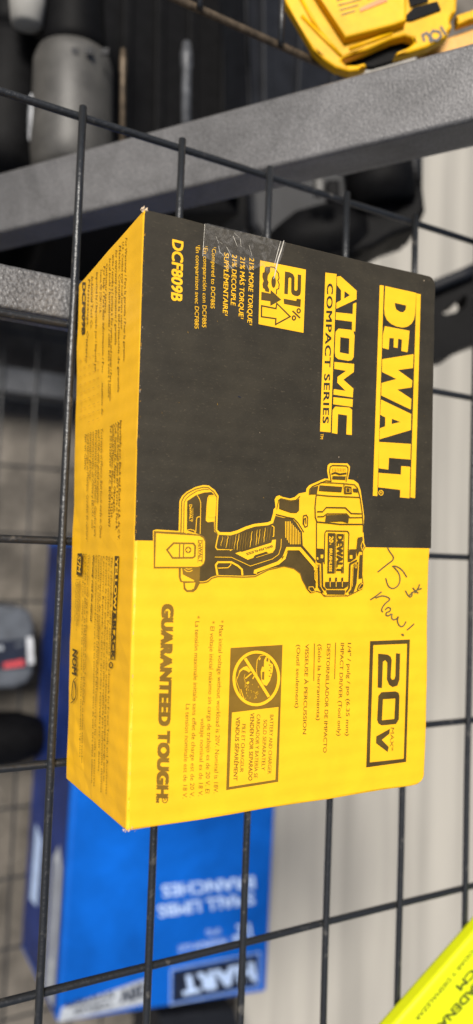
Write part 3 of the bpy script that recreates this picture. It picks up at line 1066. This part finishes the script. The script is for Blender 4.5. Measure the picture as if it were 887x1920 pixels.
# --- sold separately badge
pr = Print(F[0], FN, lift=0.00022).region(270, 1120, 3.0586)
pr.poly([(495, 290), (793, 272), (768, 1057), (470, 1105)], 'brown')
pr.poly([(503, 660), (770, 628), (752, 1045), (487, 1086)], 'ylw')
pr.text('BATTERY AND CHARGER', (721, 672), (707, 1012), 21, 'brown', bold=0.016)
pr.text('SOLD SEPARATELY', (684, 700), (671, 992), 21, 'brown', bold=0.016)
pr.text('CARGADOR Y BATER\u00cdA SE', (645, 670), (628, 1035), 21, 'brown', bold=0.016)
pr.text('VENDEN POR SEPARADO', (608, 662), (596, 1050), 23, 'brown', bold=0.022)
pr.text('PILE ET CHARGEUR', (561, 725), (547, 1002), 21, 'brown', bold=0.016)
pr.text('VENDUS S\u00c9PAR\u00c9MENT', (526, 685), (510, 1050), 23, 'brown', bold=0.022)
pr.region(425, 1205, 8.064)
pr.poly([(560, 262), (590, 205), (640, 230), (650, 300), (695, 330), (690, 430), (655, 560), (600, 650), (555, 635), (520, 580), (508, 440), (530, 360), (556, 365)], 'ylw')
pr.poly([(530, 440), (565, 435), (562, 560), (525, 555)], 'brown')
pr.poly([(600, 225), (628, 240), (620, 285), (592, 280)], 'brown')
for k in range(6):
    pr.stroke([(630 + (k % 2) * 22, 330 + k * 42), (655 + (k % 2) * 18, 345 + k * 42)], 14, 'brown')
pr.stroke([(560, 190), (500, 195), (455, 260), (442, 400), (455, 500), (500, 580)], 9, 'ylw')
pr.stroke([(500, 225), (485, 260)], 20, 'ylw')
pr.poly([(170, 490), (185, 420), (240, 370), (300, 350), (360, 420), (330, 450), (290, 420), (240, 405), (200, 440)], 'ylw')
pr.stroke([(275, 540), (370, 460)], 18, 'ylw')
pr.stroke([(385, 545), (410, 505)], 18, 'ylw')
pr.ellipse((312, 605), 24, 18, 'ylw', 14, rot=-0.6)
pr.stroke([(150, 520), (140, 580), (190, 720), (215, 830)], 7, 'ylw')
pr.stroke([(205, 700), (255, 850)], 12, 'ylw')
pr.stroke([(180, 470), (150, 540)], 8, 'ylw')
pr.stroke([(270, 470), (255, 530), (275, 600), (270, 680)], 5, 'ylw')
for k in range(26):
    x, y = random.uniform(260, 500), random.uniform(600, 840)
    if (x - 438) * 0.8 + (y - 540) * -0.55 > 30:
        continue
    pr.stroke([(x, y), (x + random.uniform(-16, 16), y + random.uniform(8, 30))], random.uniform(3, 7), 'ylw')
pr.ring((438, 537), 338, 398, 44, 'ylw', 48, rot=0.06)
pr.stroke([(268, 235), (628, 815)], 44, 'ylw')
pr.build('separate_sale_badge', carton, 'brown badge with crossed-out battery and charger')

# --- lettering of the long narrow side
LN = ln
pr = Print(F[0], LN, lift=0.00012, step=0.000004).region(120, 380, 3.097)
blk1 = [('For Warranty / Para la garant\u00eda / Pour la garantie:', (357, 205), (345, 925)),
        ('U.S., Contact your local service center', (338, 228), (330, 735)),
        ('M\u00e9xico: Consulte la informaci\u00f3n de garant\u00eda', (320, 250), (312, 1100)),
        ('for warranty information / garant\u00eda', (300, 275), (296, 825)),
        ('write / escriba a / \u00e9crivez \u00e0: For service and repair / Para servicio', (282, 300), (264, 1150)),
        ('local tools / herramientas / outils avec votre centre', (263, 325), (256, 1130)),
        ('Customer service', (246, 350), (236, 640)),
        ('For help / Para m\u00e1s informaci\u00f3n / Pour l\u2019attention de:', (230, 370), (217, 1235)),
        ('Towson, MD 21286 U.S.A.', (212, 385), (206, 640)),
        ('Imported by / Importado por / Import\u00e9 par:', (188, 405), (179, 985)),
        ('Industrial Tool Co.', (160, 430), (154, 735)),
        ('Mississauga, Ontario', (142, 445), (126, 930))]
for s_, a_, b_ in blk1:
    pr.text(s_, a_, b_, 12, 'brown', bold=0.0, res=1)
pr.text('DCF809B', (108, 462), (104, 768), 20, 'ink', bold=0.045, res=2)
pr.region(0, 0, 1)
blk2 = [('Importado por: Black and Decker S.A. de C.V.', (225.5, 788), (221.5, 1012)),
        ('Antonio Dovali Jaime #70 Torre C Piso 8,', (221, 790), (217.5, 993)),
        ('Col. Santa F\u00e9, \u00c1lvaro Obreg\u00f3n,', (216, 792), (213, 962)),
        ('Ciudad de M\u00e9xico, M\u00e9xico, C.P. 01210', (211.5, 794), (208, 970)),
        ('Tel. 55 53267100  R.F.C. BDE8106261W7', (207, 796), (203.5, 988)),
        ('Tool made in Mexico. Belt hook made in China', (190, 803), (187.5, 1008)),
        ('and USA with global materials.', (184.5, 805), (182, 945)),
        ('Herramienta hecha en M\u00e9xico. Gancho para', (179.5, 807), (177, 1005)),
        ('cintur\u00f3n hecho en China y EE.UU. con', (174.5, 809), (172, 990)),
        ('materiales globales.', (169.5, 811), (168, 900)),
        ('Outil fabriqu\u00e9 au Mexique, Crochet de ceinture', (164.5, 812), (162, 1012)),
        ('fait en Chine', (160, 814), (159, 880))]
for i, (s_, a_, b_) in enumerate(blk2):
    pr.text(s_, a_, b_, 3.8, 'brown', bold=0.0 if i > 4 else 0.01, res=1)
pr.region(110, 980, 3.254)
pr.poly([(346, 203), (372, 204), (357, 535), (333, 534)], 'ink')
pr.text('YELLOW', (351, 212), (337, 528), 17, 'ylw', bold=0.04, res=2)
pr.stroke([(356, 538), (345, 832), (321, 832), (332, 536)], 4, 'ink')
pr.text('&BLACK', (335, 545), (324, 828), 18, 'ink', bold=0.04, res=2)
pr.ring((323, 868), 9, 17, 5, 'ink', 16)
blk3 = [('The Yellow/Black color scheme is a trademark for Power Tools and Accessories.', (324, 205), (290, 1665)),
        ('and is used worldwide. Protect your color, trademark and packaging design with us.', (309, 204), (275, 1585)),
        ('El esquema de color amarillo/negro es una marca registrada para herramientas el\u00e9ctricas', (293, 203), (259, 1645)),
        ('y accesorios. Registrado. Todos los derechos reservados por sus due\u00f1os.', (277, 201), (243, 1525)),
        ('Combinaison de couleurs jaune et noir.', (261, 200), (234, 1035)),
        ('L\u2019ensemble de couleurs jaune/noir est une marque de commerce pour les outils et accessoires', (247, 198), (216, 1608)),
        ('See safety instructions before use. Lea las instrucciones antes de usar. Lire avant utilisation', (231, 196), (202, 1585)),
        ('Warning: read the manual', (213, 195), (197, 600)),
        ('The product may vary from the picture shown. Puede variar', (184, 193), (155, 1100)),
        ('Le produit peut diff\u00e9rer de l\u2019illustration; outils, accessoires et pi\u00e8ces sont vendus', (167, 191), (143, 1465)),
        ('Este producto cumple con las normas oficiales mexicanas vigentes', (153, 190), (131, 1430))]
for i, (s_, a_, b_) in enumerate(blk3):
    pr.text(s_, a_, b_, 9.0, 'brown' if i != 7 else 'ink', bold=-0.004 if i != 7 else 0.03, res=1)
pr.poly([(120, 187), (149, 187), (143, 322), (113, 318)], 'ink')
pr.text('S7M', (121, 200), (118, 305), 20, 'ylw', bold=0.02, shear=0.2, res=2)
for k in range(4):
    pr.text('registered mark notice', (134 - 8 * k, 345), (126 - 8 * k, 600 + 30 * (k % 3)), 6, 'brown', bold=0.01, res=1)
pr.text('NOM', (90, 768), (86, 932), 28, 'ink', bold=0.04, shear=0.2, res=2)
pr.stroke([(112, 945), (96, 960), (88, 1010), (86, 1070), (98, 1085), (112, 1060), (110, 1000), (100, 965)], 5, 'ink', smooth=1)
pr.stroke([(98, 1085), (80, 1100)], 5, 'ink')
# worn flutes printed through as broken dashes
for k in range(10):
    for j in range(5):
        pr.region(120, 380, 3.097)
        x = 95 + 26 * j + random.uniform(-3, 3)
        y = 920 + 47 * k - 10 * j
        if y < 1280:
            pr.stroke([(x, y), (x + 12, y - 6)], 2.5, 'toolyellow2')
pr.build('side_lettering', carton)

# --- torn corner, crushed corner, tape
bm = bmesh.new()
c0 = F[0]
for i in range(16):
    p = c0 + Vector((random.uniform(-0.0006, 0.0012), random.uniform(-0.0014, 0.0002), random.uniform(-0.0010, 0.0001)))
    q = p + Vector((random.uniform(-0.0004, 0.0008), random.uniform(0.0, 0.0014), random.uniform(0, 0.0004)))
    w = Vector((random.uniform(0.0003, 0.0007), random.uniform(-0.0003, 0.0003), 0.0002))
    vsx = [bm.verts.new(p - w), bm.verts.new(p + w), bm.verts.new(q)]
    bm.faces.new(vsx)
from_bm('torn_corner', bm, M['kraft'], carton)
bm = bmesh.new()
c0 = F[3]
for i in range(9):
    p = c0 + Vector((random.uniform(-0.0015, 0.0035), random.uniform(0.0, 0.0016), random.uniform(-0.0002, 0.0004)))
    q = p + Vector((random.uniform(-0.0008, 0.0012), random.uniform(-0.0003, 0.0015), random.uniform(0, 0.0005)))
    w = Vector((random.uniform(0.0002, 0.0005), random.uniform(-0.0003, 0.0003), 0.0001))
    bm.faces.new([bm.verts.new(p - w), bm.verts.new(p + w), bm.verts.new(q)])
from_bm('crushed_corner', bm, M['kraft'], carton)

ed = [((271.5, 398), (240, 1545), 40)]
for (xa, ya), (xb, yb2), cnt in ed:
    pr = Print(F[0], FN, lift=0.00014, step=0.000001)
    for i in range(cnt):
        f = random.random()
        l = random.uniform(0.001, 0.006)
        o_ = random.uniform(-0.5, 1.6)
        q0 = (xa + (xb - xa) * f + o_, ya + (yb2 - ya) * f + o_ * 0.5)
        q1 = (q0[0] + (xb - xa) * l + random.uniform(-0.6, 0.6), q0[1] + (yb2 - ya) * l + random.uniform(-0.6, 0.6))
        pr.stroke([q0, q1], random.uniform(0.3, 0.9), random.choice(['kraft', 'brown', 'toolyellow2']))
    pr.build('edge_wear', carton, 'pale rubbed specks along the folded edges')
pr = Print(F[0], FN, lift=0.00055)
pr.poly([(384, 419), (440, 432), (535, 455), (528, 480), (516, 508), (500, 514), (492, 498), (470, 508), (452, 500), (425, 506), (400, 492), (379, 482), (381, 455)], 'tape')
pr.stroke([(531, 452), (526, 470), (519, 490), (515, 512), (512, 524)], 2.0, 'crease', smooth=1, taper=True)
pr.stroke([(525, 453), (519, 475), (513, 498)], 0.9, 'crease', smooth=1, taper=True)
pr.stroke([(383, 421), (381, 450), (379, 481)], 0.7, 'crease')
for k in range(14):
    x, y = random.uniform(400, 470), random.uniform(436, 500)
    pr.stroke([(x, y), (x + random.uniform(2, 10), y + random.uniform(6, 22))], random.uniform(0.4, 0.9), 'crease', taper=True)
pr.build('tape', carton, 'wrinkled strip of clear tape on the upper edge')

# ================================================================== BLUE CARTON BELOW
HZ = -0.60
q_bl = at_z(106, 1921, HZ)
q_br = at_z(501, 1861, HZ)
el = (at_z(131, 1594, HZ) - at_z(107, 1886, HZ)).normalized()
er = (at_z(510, 1567, HZ) - at_z(502, 1810, HZ)).normalized()
ay = (el + er).normalized()
ax = q_br - q_bl
L_ = (at_z(160, 1010, HZ) - q_bl).dot(ay)
az = Vector((0, 0, LZ + 0.002 - HZ))
blue = thing('carton', 'large blue cardboard box with white lettering, below the wire shelf', 'box', q_bl + az)
bm = bmesh.new()
o = q_bl + ay * L_
cs = box_corners(o, ax, -ay * L_, az)
add_hexa(bm, cs, bevel=0.006, seg=3)
from_bm('carton_body', bm, [M['blue']], blue)
# darker printed flank facing left
ex = Vector((ay.y, -ay.x, 0))


def flank(u, v):
    """u along the box from its lower end, v downwards from the face"""
    return q_bl + ay * (u * L_) + az * v


pr = Print(q_bl, -ex, lift=0.0006, place=flank)
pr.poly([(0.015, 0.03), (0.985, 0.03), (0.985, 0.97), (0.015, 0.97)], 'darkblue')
pr.poly([(0.02, 0.08), (0.30, 0.09), (0.34, 0.18), (0.30, 0.30), (0.02, 0.30)], 'greylabel')
pr.stroke([(0.1, 0.2), (0.3, 0.21)], 0.04, 'darkblue')
pr.poly([(0.15, 0.62), (0.30, 0.60), (0.32, 0.80), (0.14, 0.82)], 'paleblue')
pr.build('side_panel', blue)


pr = Print(q_bl, Vector((0, 0, 1)), lift=0.0006, step=0.00002).region(50, 1540, 1.848)
pr.poly([(122, 645), (412, 545), (414, 630), (108, 696)], 'greylabel')
pr.text('20V', (408, 560), (312, 588), 46, 'navy', bold=0.05, shear=0.2, res=2)
pr.text('SYSTEM', (300, 588), (135, 625), 22, 'navy', bold=0.03, res=2)
pr.text('CORDLESS', (290, 622), (160, 650), 20, 'navy', bold=0.03, res=2)
pr.poly([(506, 520), (800, 462), (797, 566), (504, 626)], 'navy')
pr.stroke([(500, 512), (806, 453), (803, 572), (498, 634)], 3, 'paleblue', closed=True)
pr.text('HART', (784, 485), (528, 538), 66, 'paleblue', bold=0.055, space=1.1, res=2)
pr.text('BRANCHES', (787, 188), (466, 220), 42, 'paleblue', bold=0.03, res=2)
pr.text('SMALL LIMBS', (785, 245), (452, 290), 42, 'paleblue', bold=0.03, res=2)
pr.text('12"', (772, 350), (705, 362), 52, 'paleblue', bold=0.04, res=2)
pr.text('UP TO', (668, 368), (620, 374), 20, 'paleblue', bold=0.02, res=2)
pr.text('MAXIMUM CUT', (690, 402), (520, 430), 20, 'paleblue', bold=0.02, res=2)
pr.build('face_lettering', blue)

# ================================================================== NEON PACK AT THE LOWER RIGHT
NZ = 0.012
n0, n1 = at_z(905, 1733, NZ), at_z(712, 1956, NZ)
nx = (n1 - n0).normalized()
ny = Vector((-nx.y, nx.x, 0))
if ny.x < 0:
    ny = -ny
neon = thing('neon_pack', 'bright yellow-green printed package lying slanted on the wire shelf', 'package', n0 - Vector((0, 0, NZ)))
bm = bmesh.new()
o = n0 - nx * 0.10
add_hexa(bm, box_corners(o, nx * 0.28, ny * 0.12, Vector((0, 0, -NZ + 0.002))), bevel=0.0025, seg=3)
from_bm('package_body', bm, M['neon'], neon)
pr = Print(n0, Vector((0, 0, 1)), lift=0.0003, step=0.00001).region(700, 1700, 4.743)
pr.text('PODAR Y DESMALEZAR', (895, 352), (364, 995), 36, 'neonink', bold=0.01)
pr.text('CM', (872, 545), (726, 708), 66, 'neonink', bold=0.03)
pr.text('CADENA', (935, 628), (560, 1046), 72, 'neonink', bold=0.03)
pr.build('package_lettering', neon)

# ================================================================== YELLOW TOOL CRADLE AT THE TOP RIGHT
YD = 0.435


def yd(q, dz=0.0):
    return at_depth(q[0], q[1], YD - dz)


vdir = CAM_Z.copy()
cr = thing('tool_cradle', 'yellow plastic battery cradle with dark slots and handwritten 100', 'tool part', yd((720, 60)))
bm = bmesh.new()
out = [(500, -70), (533, 0), (560, 45), (587, 92), (606, 110), (630, 126), (655, 133), (672, 131), (688, 123), (684, 117), (668, 121), (650, 121), (641, 113), (644, 108), (690, 92), (735, 72),
       (760, 66), (773, 70), (776, 80), (766, 88), (744, 97), (740, 104), (770, 97), (800, 88), (838, 68), (848, 50), (845, 36), (856, 20), (862, -70)]
P3 = [yd(q) for q in out]
add_prism(bm, P3, -vdir * 0.007, bevel=0.0016)
from_bm('cradle_shell', bm, M['toolyellow'], cr)
bm = bmesh.new()
inn = [(560, -70), (600, -5), (648, 70), (740, 46), (762, 38), (765, -70)]
add_prism(bm, [yd(q, 0.006) for q in inn], -vdir * 0.0058, bevel=0.0014)
from_bm('raised_panel', bm, M['toolyellow'], cr)
for poly_ in ([(766, -6), (770, 12), (803, 2), (806, -14), (780, -20)], [(762, 28), (775, 14), (820, 2), (827, 18), (772, 38), (762, 38)]):
    bm = bmesh.new()
    add_prism(bm, [yd(q, 0.0012) for q in poly_], -vdir * 0.001)
    from_bm('slot', bm, M['blackplastic'], cr)
for q0, q1 in (((566, 30), (640, 105)), ((600, 60), (632, 96)), ((655, 92), (735, 62)), ((560, -10), (600, 62))):
    bm = bmesh.new()
    add_tube(bm, [yd(q0, 0.0002), yd(((q0[0] + q1[0]) / 2, (q0[1] + q1[1]) / 2), 0.0004), yd(q1, 0.0002)], 0.0011, 10)
    from_bm('rib', bm, M['toolyellow'], cr, smooth=True)
pr = Print(yd((700, 20), 0.0063), vdir, lift=0.0002)
pr.poly([(674, 16), (724, -8), (727, 2), (676, 22)], 'orangelabel')
for k in range(5):
    pr.stroke([(640 - k * 3, 28 - k * 9), (640 + 26 + (k % 3) * 6, 20 - k * 11)], 1.6, 'marker')
pr.stroke([(690, -2), (690 + 40, -22)], 1.6, 'marker')
pr.build('warning_label', cr)
pr = Print(yd((800, 65)), vdir, lift=0.0003)
pr.stroke([(826, 50), (836, 66)], 4.6, 'navy')
pr.stroke([(812, 58), (806, 66), (811, 75), (820, 76), (827, 68), (824, 60)], 4.6, 'navy', closed=True)
pr.stroke([(796, 78), (792, 66), (800, 62), (806, 70), (806, 78)], 4.6, 'navy')
pr.stroke([(806, 70), (809, 80)], 4.6, 'navy')
pr.build('handwritten_number', cr)
bm = bmesh.new()
add_prism(bm, [at_depth(x, y, 0.444) for x, y in [(636, 118), (640, 124), (700, 124), (780, 100), (800, 88), (832, 66), (840, 48), (845, 30), (850, -60), (600, -60), (590, 40)]], -vdir * 0.004)
from_bm('dark_gap_backing', bm, M['blackplastic'], cr)  # black sheet added behind the cradle to darken its gaps

t = thing('plastic_tray', 'amber plastic strip showing under the yellow cradle at the upper right corner', 'tray', at_depth(840, 85, 0.46))
bm = bmesh.new()
add_prism(bm, [at_depth(x, y, 0.455) for x, y in [(786, 108), (790, 92), (812, 80), (905, 48), (905, 98), (850, 98)]], -vdir * 0.01, bevel=0.001)
from_bm('tray_rim', bm, M['toolyellow2'], t)
bm = bmesh.new()
add_prism(bm, [at_depth(x, y, 0.448) for x, y in [(856, 28), (905, 12), (905, 30), (858, 46)]], -vdir * 0.006, bevel=0.001)
from_bm('tray_tab', bm, M['toolyellow'], t)

# ================================================================== BLURRED THINGS BEHIND AND BELOW


def grinder(name, label, x0, y0, x1, y1, dep, scale, mats, labelled):
    p0, p1 = at_depth(x0, y0, dep), at_depth(x1, y1, dep)
    axis = p1 - p0
    L = axis.length
    t = thing(name, label, 'power tool', p0)
    bm = bmesh.new()
    add_lathe(bm, p0, axis, CAM_Z, [(-0.02 * L, 0.020 * scale), (0.0, 0.029 * scale), (0.03 * L, 0.033 * scale), (0.10 * L, 0.0345 * scale), (0.30 * L, 0.0335 * scale), (0.46 * L, 0.033 * scale), (0.50 * L, 0.030 * scale), (0.51 * L, 0.02 * scale)], 40)
    from_bm('motor_housing', bm, mats[0], t, smooth=True)
    bm = bmesh.new()
    add_lathe(bm, p0, axis, CAM_Z, [(0.505 * L, 0.018 * scale), (0.51 * L, 0.026 * scale), (0.56 * L, 0.027 * scale), (0.75 * L, 0.024 * scale), (1.0 * L, 0.026 * scale), (1.3 * L, 0.028 * scale), (1.35 * L, 0.02 * scale)], 32)
    from_bm('grip', bm, mats[1], t, smooth=True)
    if labelled:
        bm = bmesh.new()
        u = -CAM_X
        c = p0 + axis * 0.22 + u * 0.0332 * scale + CAM_Z * 0.010 * scale
        pts = [c + axis.normalized() * math.cos(a * math.pi / 12) * 0.019 + (CAM_Z * 0.9 + CAM_X * 0.42).normalized() * math.sin(a * math.pi / 12) * 0.008 for a in range(24)]
        add_prism(bm, pts, -u * 0.001)
        from_bm('oval_label', bm, M['whitelabel'], t)
        bm = bmesh.new()
        for k in range(3):
            c2 = p0 + axis * (0.44 - 0.0 * k) + CAM_X * (0.005 + 0.012 * k) * 1.0 + CAM_Z * 0.0325 * scale
            add_hexa(bm, box_corners(c2, CAM_X * 0.006, axis.normalized() * -0.005, -CAM_Z * 0.002))
        from_bm('vent', bm, M['charcoal'], t)
    return t


grinder('angle_grinder', 'grey angle grinder with black grip and oval side label, upper left', 133, 330, 143, -115, 0.62, 0.98, (M['greyplastic'], M['blackplastic']), True)
grinder('angle_grinder', 'black bodied grinder with pale end, half out of frame at upper left corner', 10, 330, 45, -160, 0.66, 1.12, (M['blackplastic'], M['blackplastic']), False)
bm = bmesh.new()
pa, pb = at_depth(50, 50, 0.60), at_depth(54, -60, 0.60)
add_lathe(bm, pa, pb - pa, CAM_Z, [(0, 0.008), (0.002, 0.0125), (0.02, 0.0145), (0.06, 0.0145), (0.062, 0.01)], 28)
o = from_bm('spray_cap', bm, M['whitecard'], smooth=True)
tag(o, 'pale grey cylindrical cap at the top edge, above the black grinder', 'cap')


def case(name, label, cat, poly_, z, depth, material, ridges=0, bevel=0.004):
    t = thing(name, label, cat, at_z(*poly_[0], z))
    bm = bmesh.new()
    add_prism(bm, [at_z(x, y, z) for x, y in poly_], Vector((0, 0, -depth)), bevel=bevel)
    from_bm('case_shell', bm, material, t)
    if ridges:
        for k in range(ridges):
            f = (k + 0.5) / ridges
            a = Vector(poly_[0]).lerp(Vector(poly_[1]), f)
            b = Vector(poly_[3]).lerp(Vector(poly_[2]), f)
            bm = bmesh.new()
            A, B_ = at_z(a.x, a.y, z + 0.0005), at_z(b.x, b.y, z + 0.0005)
            A, B_ = A.lerp(B_, 0.06), A.lerp(B_, 0.94)
            w = Vector((0.006, 0, 0))
            add_hexa(bm, [A - w + Vector((0, 0, 0.006)), A + w + Vector((0, 0, 0.006)), B_ + w + Vector((0, 0, 0.006)), B_ - w + Vector((0, 0, 0.006)), A - w, A + w, B_ + w, B_ - w], bevel=0.002)
            from_bm('ridge', bm, material, t)
    return t


case('tool_case', 'black ribbed plastic tool case, deep in shade at the top', 'case', [(150, -120), (450, -120), (450, 400), (140, 400)], -0.40, 0.38, M['blackplastic'], 5)
case('tool_case', 'charcoal tool case between the black ribbed case and the yellow cradle', 'case', [(456, -120), (690, -120), (640, 300), (470, 330)], -0.34, 0.44, M['charcoal'], 3)
case('tool_case', 'wide black tool case behind the grinders at the upper left', 'case', [(-260, -160), (130, -160), (130, 400), (-260, 400)], -0.52, 0.26, M['blackplastic'], 0)

for lab, x0, y0, x1, y1, d, r, mm in (('tan metal rod standing beside the grey grinder', 231, 92, 229, 235, 0.60, 0.0024, M['rawwire']),
                                      ('blue-grey metal rod in front of the black ribbed case', 350, 80, 348, 235, 0.60, 0.0042, M['hammer_dark'])):
    p0, p1 = at_depth(x0, y0, d), at_depth(x1, y1 + 90, d)
    t = thing('metal_rod', lab, 'rod', p1)
    bm = bmesh.new()
    add_tube(bm, [p0, p0.lerp(p1, 0.1), p0.lerp(p1, 0.18), p0.lerp(p1, 0.2), p1], [r * 0.8, r * 1.25, r * 1.25, r, r], 14)
    from_bm('shaft', bm, mm, t, smooth=True)

# white carton under the thick beam
z = -0.72
c = [at_z(78, 400, z), at_z(458, 335, z), at_z(462, 470, z), at_z(82, 560, z)]
t = thing('carton', 'white cardboard box with small red print between the two grey beams', 'box', c[0] + Vector((0, 0, LZ - z)))
bm = bmesh.new()
add_hexa(bm, c + [p + Vector((0, 0, LZ + 0.003 - z)) for p in c], bevel=0.003)
from_bm('carton_body', bm, M['whitecard'], t)
pr = Print(c[0], Vector((0, 0, 1)), lift=0.0006)
pr.poly([(86, 474), (99, 470), (98, 480), (88, 484)], 'redlabel')
pr.build('red_print', t)
pr = Print(c[0], Vector((0, 0, 1)), lift=0.0006)
pr.poly([(376, 382), (388, 378), (387, 396), (377, 400)], 'redlabel')
pr.build('red_print', t)

# dark cordless tool right of the centre top
t = thing('cordless_drill', 'dark cordless drill lying behind the grid, above the box top edge', 'power tool', at_depth(640, 380, 0.70))
bm = bmesh.new()
pa, pb = at_depth(788, 372, 0.70), at_depth(455, 432, 0.70)
add_prism(bm, [at_depth(x, y, 0.70) for x, y in [(462, 345), (540, 318), (575, 300), (640, 292), (700, 262), (788, 255), (796, 290), (796, 392), (782, 420), (736, 436), (700, 458), (640, 470), (560, 492), (500, 474), (466, 420)]], -CAM_Z * 0.07, bevel=0.008)
from_bm('drill_body', bm, M['charcoal'], t)
bm = bmesh.new()
add_prism(bm, [at_depth(x, y, 0.694) for x, y in [(560, 420), (650, 405), (740, 392), (792, 330), (799, 392), (785, 424), (738, 440), (702, 462), (640, 476), (570, 494)]], -CAM_Z * 0.05, bevel=0.005)
from_bm('rubber_overmould', bm, M['blackplastic'], t)
ad = (pb - pa).normalized()
vd = ad.cross(CAM_Z).normalized()
for k in range(5):
    bm = bmesh.new()
    p_ = at_depth(735 - 16 * k, 300, 0.6985)
    add_hexa(bm, box_corners(p_, CAM_X * 0.003, -CAM_Y * 0.022, -CAM_Z * 0.006), bevel=0.0008)
    from_bm('vent', bm, M['blackplastic'], t)
bm = bmesh.new()
pa2, pb2 = at_depth(720, 380, 0.69), at_depth(700, 250, 0.69)
add_lathe(bm, pa2, pb2 - pa2, CAM_Z, [(0, 0.030), (0.02, 0.032), (0.06, 0.030), (0.075, 0.02)], 28, squash=0.8)
from_bm('handle', bm, M['blackplastic'], t, smooth=True)
bm = bmesh.new()
pa3 = at_depth(612, 336, 0.655)
add_hexa(bm, box_corners(pa3, CAM_X * 0.012, -CAM_Y * 0.016, -CAM_Z * 0.012), bevel=0.002)
from_bm('trigger', bm, M['blackplastic'], t)
bm = bmesh.new()
pa3 = at_depth(590, 332, 0.655)
add_hexa(bm, box_corners(pa3, CAM_X * 0.009, -CAM_Y * 0.014, -CAM_Z * 0.012), bevel=0.002)
from_bm('switch', bm, M['greyplastic'], t)
bm = bmesh.new()
pa, pb = at_depth(640, 440, 0.715), at_depth(500, 470, 0.715)
add_lathe(bm, pa, pb - pa, CAM_Z, [(-0.03, 0.01), (-0.02, 0.024), (0.0, 0.032), (0.04, 0.030), (0.07, 0.018)], 28)
from_bm('battery_foot', bm, M['blackplastic'], t, smooth=True)

# black handle right of the box
t = thing('saw_handle', 'black loop handle poking out at the right edge beside the box', 'handle', at_depth(855, 590, 0.72))
bm = bmesh.new()
hp = [(780, 545), (825, 528), (887, 500), (960, 480), (960, 640), (900, 640), (860, 656), (840, 672), (800, 680), (770, 640)]
hh = [(828, 584), (840, 575), (858, 566), (872, 552), (876, 560), (872, 576), (852, 586), (834, 590)]
outer = [at_depth(x, y, 0.72) for x, y in hp]
inner = [at_depth(x, y, 0.72) for x, y in hh]
tris = tessellate_polygon([outer, inner])
allv = [bm.verts.new(p) for p in outer + inner]
low_ = [bm.verts.new(p - CAM_Z * 0.03) for p in outer + inner]
for tr in tris:
    bm.faces.new([allv[i] for i in tr])
    bm.faces.new([low_[i] for i in reversed(tr)])
no, ni = len(outer), len(inner)
for i in range(no):
    j = (i + 1) % no
    bm.faces.new((allv[i], allv[j], low_[j], low_[i]))
for i in range(ni):
    a_, b_ = no + i, no + (i + 1) % ni
    bm.faces.new((allv[b_], allv[a_], low_[a_], low_[b_]))
from_bm('grip_loop', bm, M['blackplastic'], t)
bm = bmesh.new()
add_tube(bm, [at_depth(x, y, 0.712) for x, y in [(790, 548), (825, 533), (862, 518), (905, 498)]], 0.006, 14)
from_bm('rubber_edge', bm, M['charcoal'], t, smooth=True)

# grey battery at the left edge
BZ = LZ + 0.06
t = thing('battery_pack', 'blurred blue-grey battery pack with black and red label at the left edge', 'battery', at_z(20, 1220, LZ))
bm = bmesh.new()
add_prism(bm, [at_z(x, y, BZ) for x, y in [(-120, 1130), (40, 1138), (58, 1148), (64, 1172), (62, 1262), (52, 1280), (30, 1290), (-120, 1300)]], Vector((0, 0, -0.057)), bevel=0.006)
from_bm('battery_shell', bm, M['battgrey'], t)
pr = Print(at_z(0, 1220, BZ), Vector((0, 0, 1)), lift=0.0012)
pr.poly([(-110, 1208), (52, 1198), (54, 1252), (-110, 1262)], 'navy')
pr.poly([(50, 1196), (60, 1194), (63, 1244), (52, 1246)], 'whitelabel')
pr.poly([(6, 1243), (44, 1236), (46, 1248), (7, 1253)], 'redlabel')
pr.stroke([(28, 1212), (44, 1206)], 5, 'battgrey')
pr.stroke([(-6, 1216), (5, 1214)], 8, 'greylabel')
pr.build('rating_label', t)

# dark rounded tool below the battery
t = thing('power_tool', 'black rounded power tool on the lower shelf, left edge, under the battery pack', 'power tool', at_z(20, 1390, LZ))
bm = bmesh.new()
pa, pb = at_z(84, 1378, LZ + 0.04), at_z(-120, 1395, LZ + 0.04)
add_lathe(bm, pa, pb - pa, Vector((0, 0, 1)), [(-0.005, 0.008), (0.0, 0.018), (0.012, 0.028), (0.04, 0.037), (0.09, 0.040), (0.14, 0.038)], 28)
from_bm('tool_body', bm, M['blackplastic'], t, smooth=True)
bm = bmesh.new()
pa = at_z(2, 1428, LZ + 0.03)
add_lathe(bm, pa, Vector((-1, 0.1, 0)), Vector((0, 0, 1)), [(-0.008, 0.004), (0, 0.010), (0.03, 0.013), (0.06, 0.013)], 18)
from_bm('pale_knob', bm, M['whitelabel'], t, smooth=True)

# dark case peeking out under the blue carton
case('tool_case', 'dark tool case peeking out below the blue carton at the bottom edge', 'case', [(300, 1905), (440, 1890), (470, 1990), (290, 2010)], -0.70, 0.095, M['charcoal'], 0)
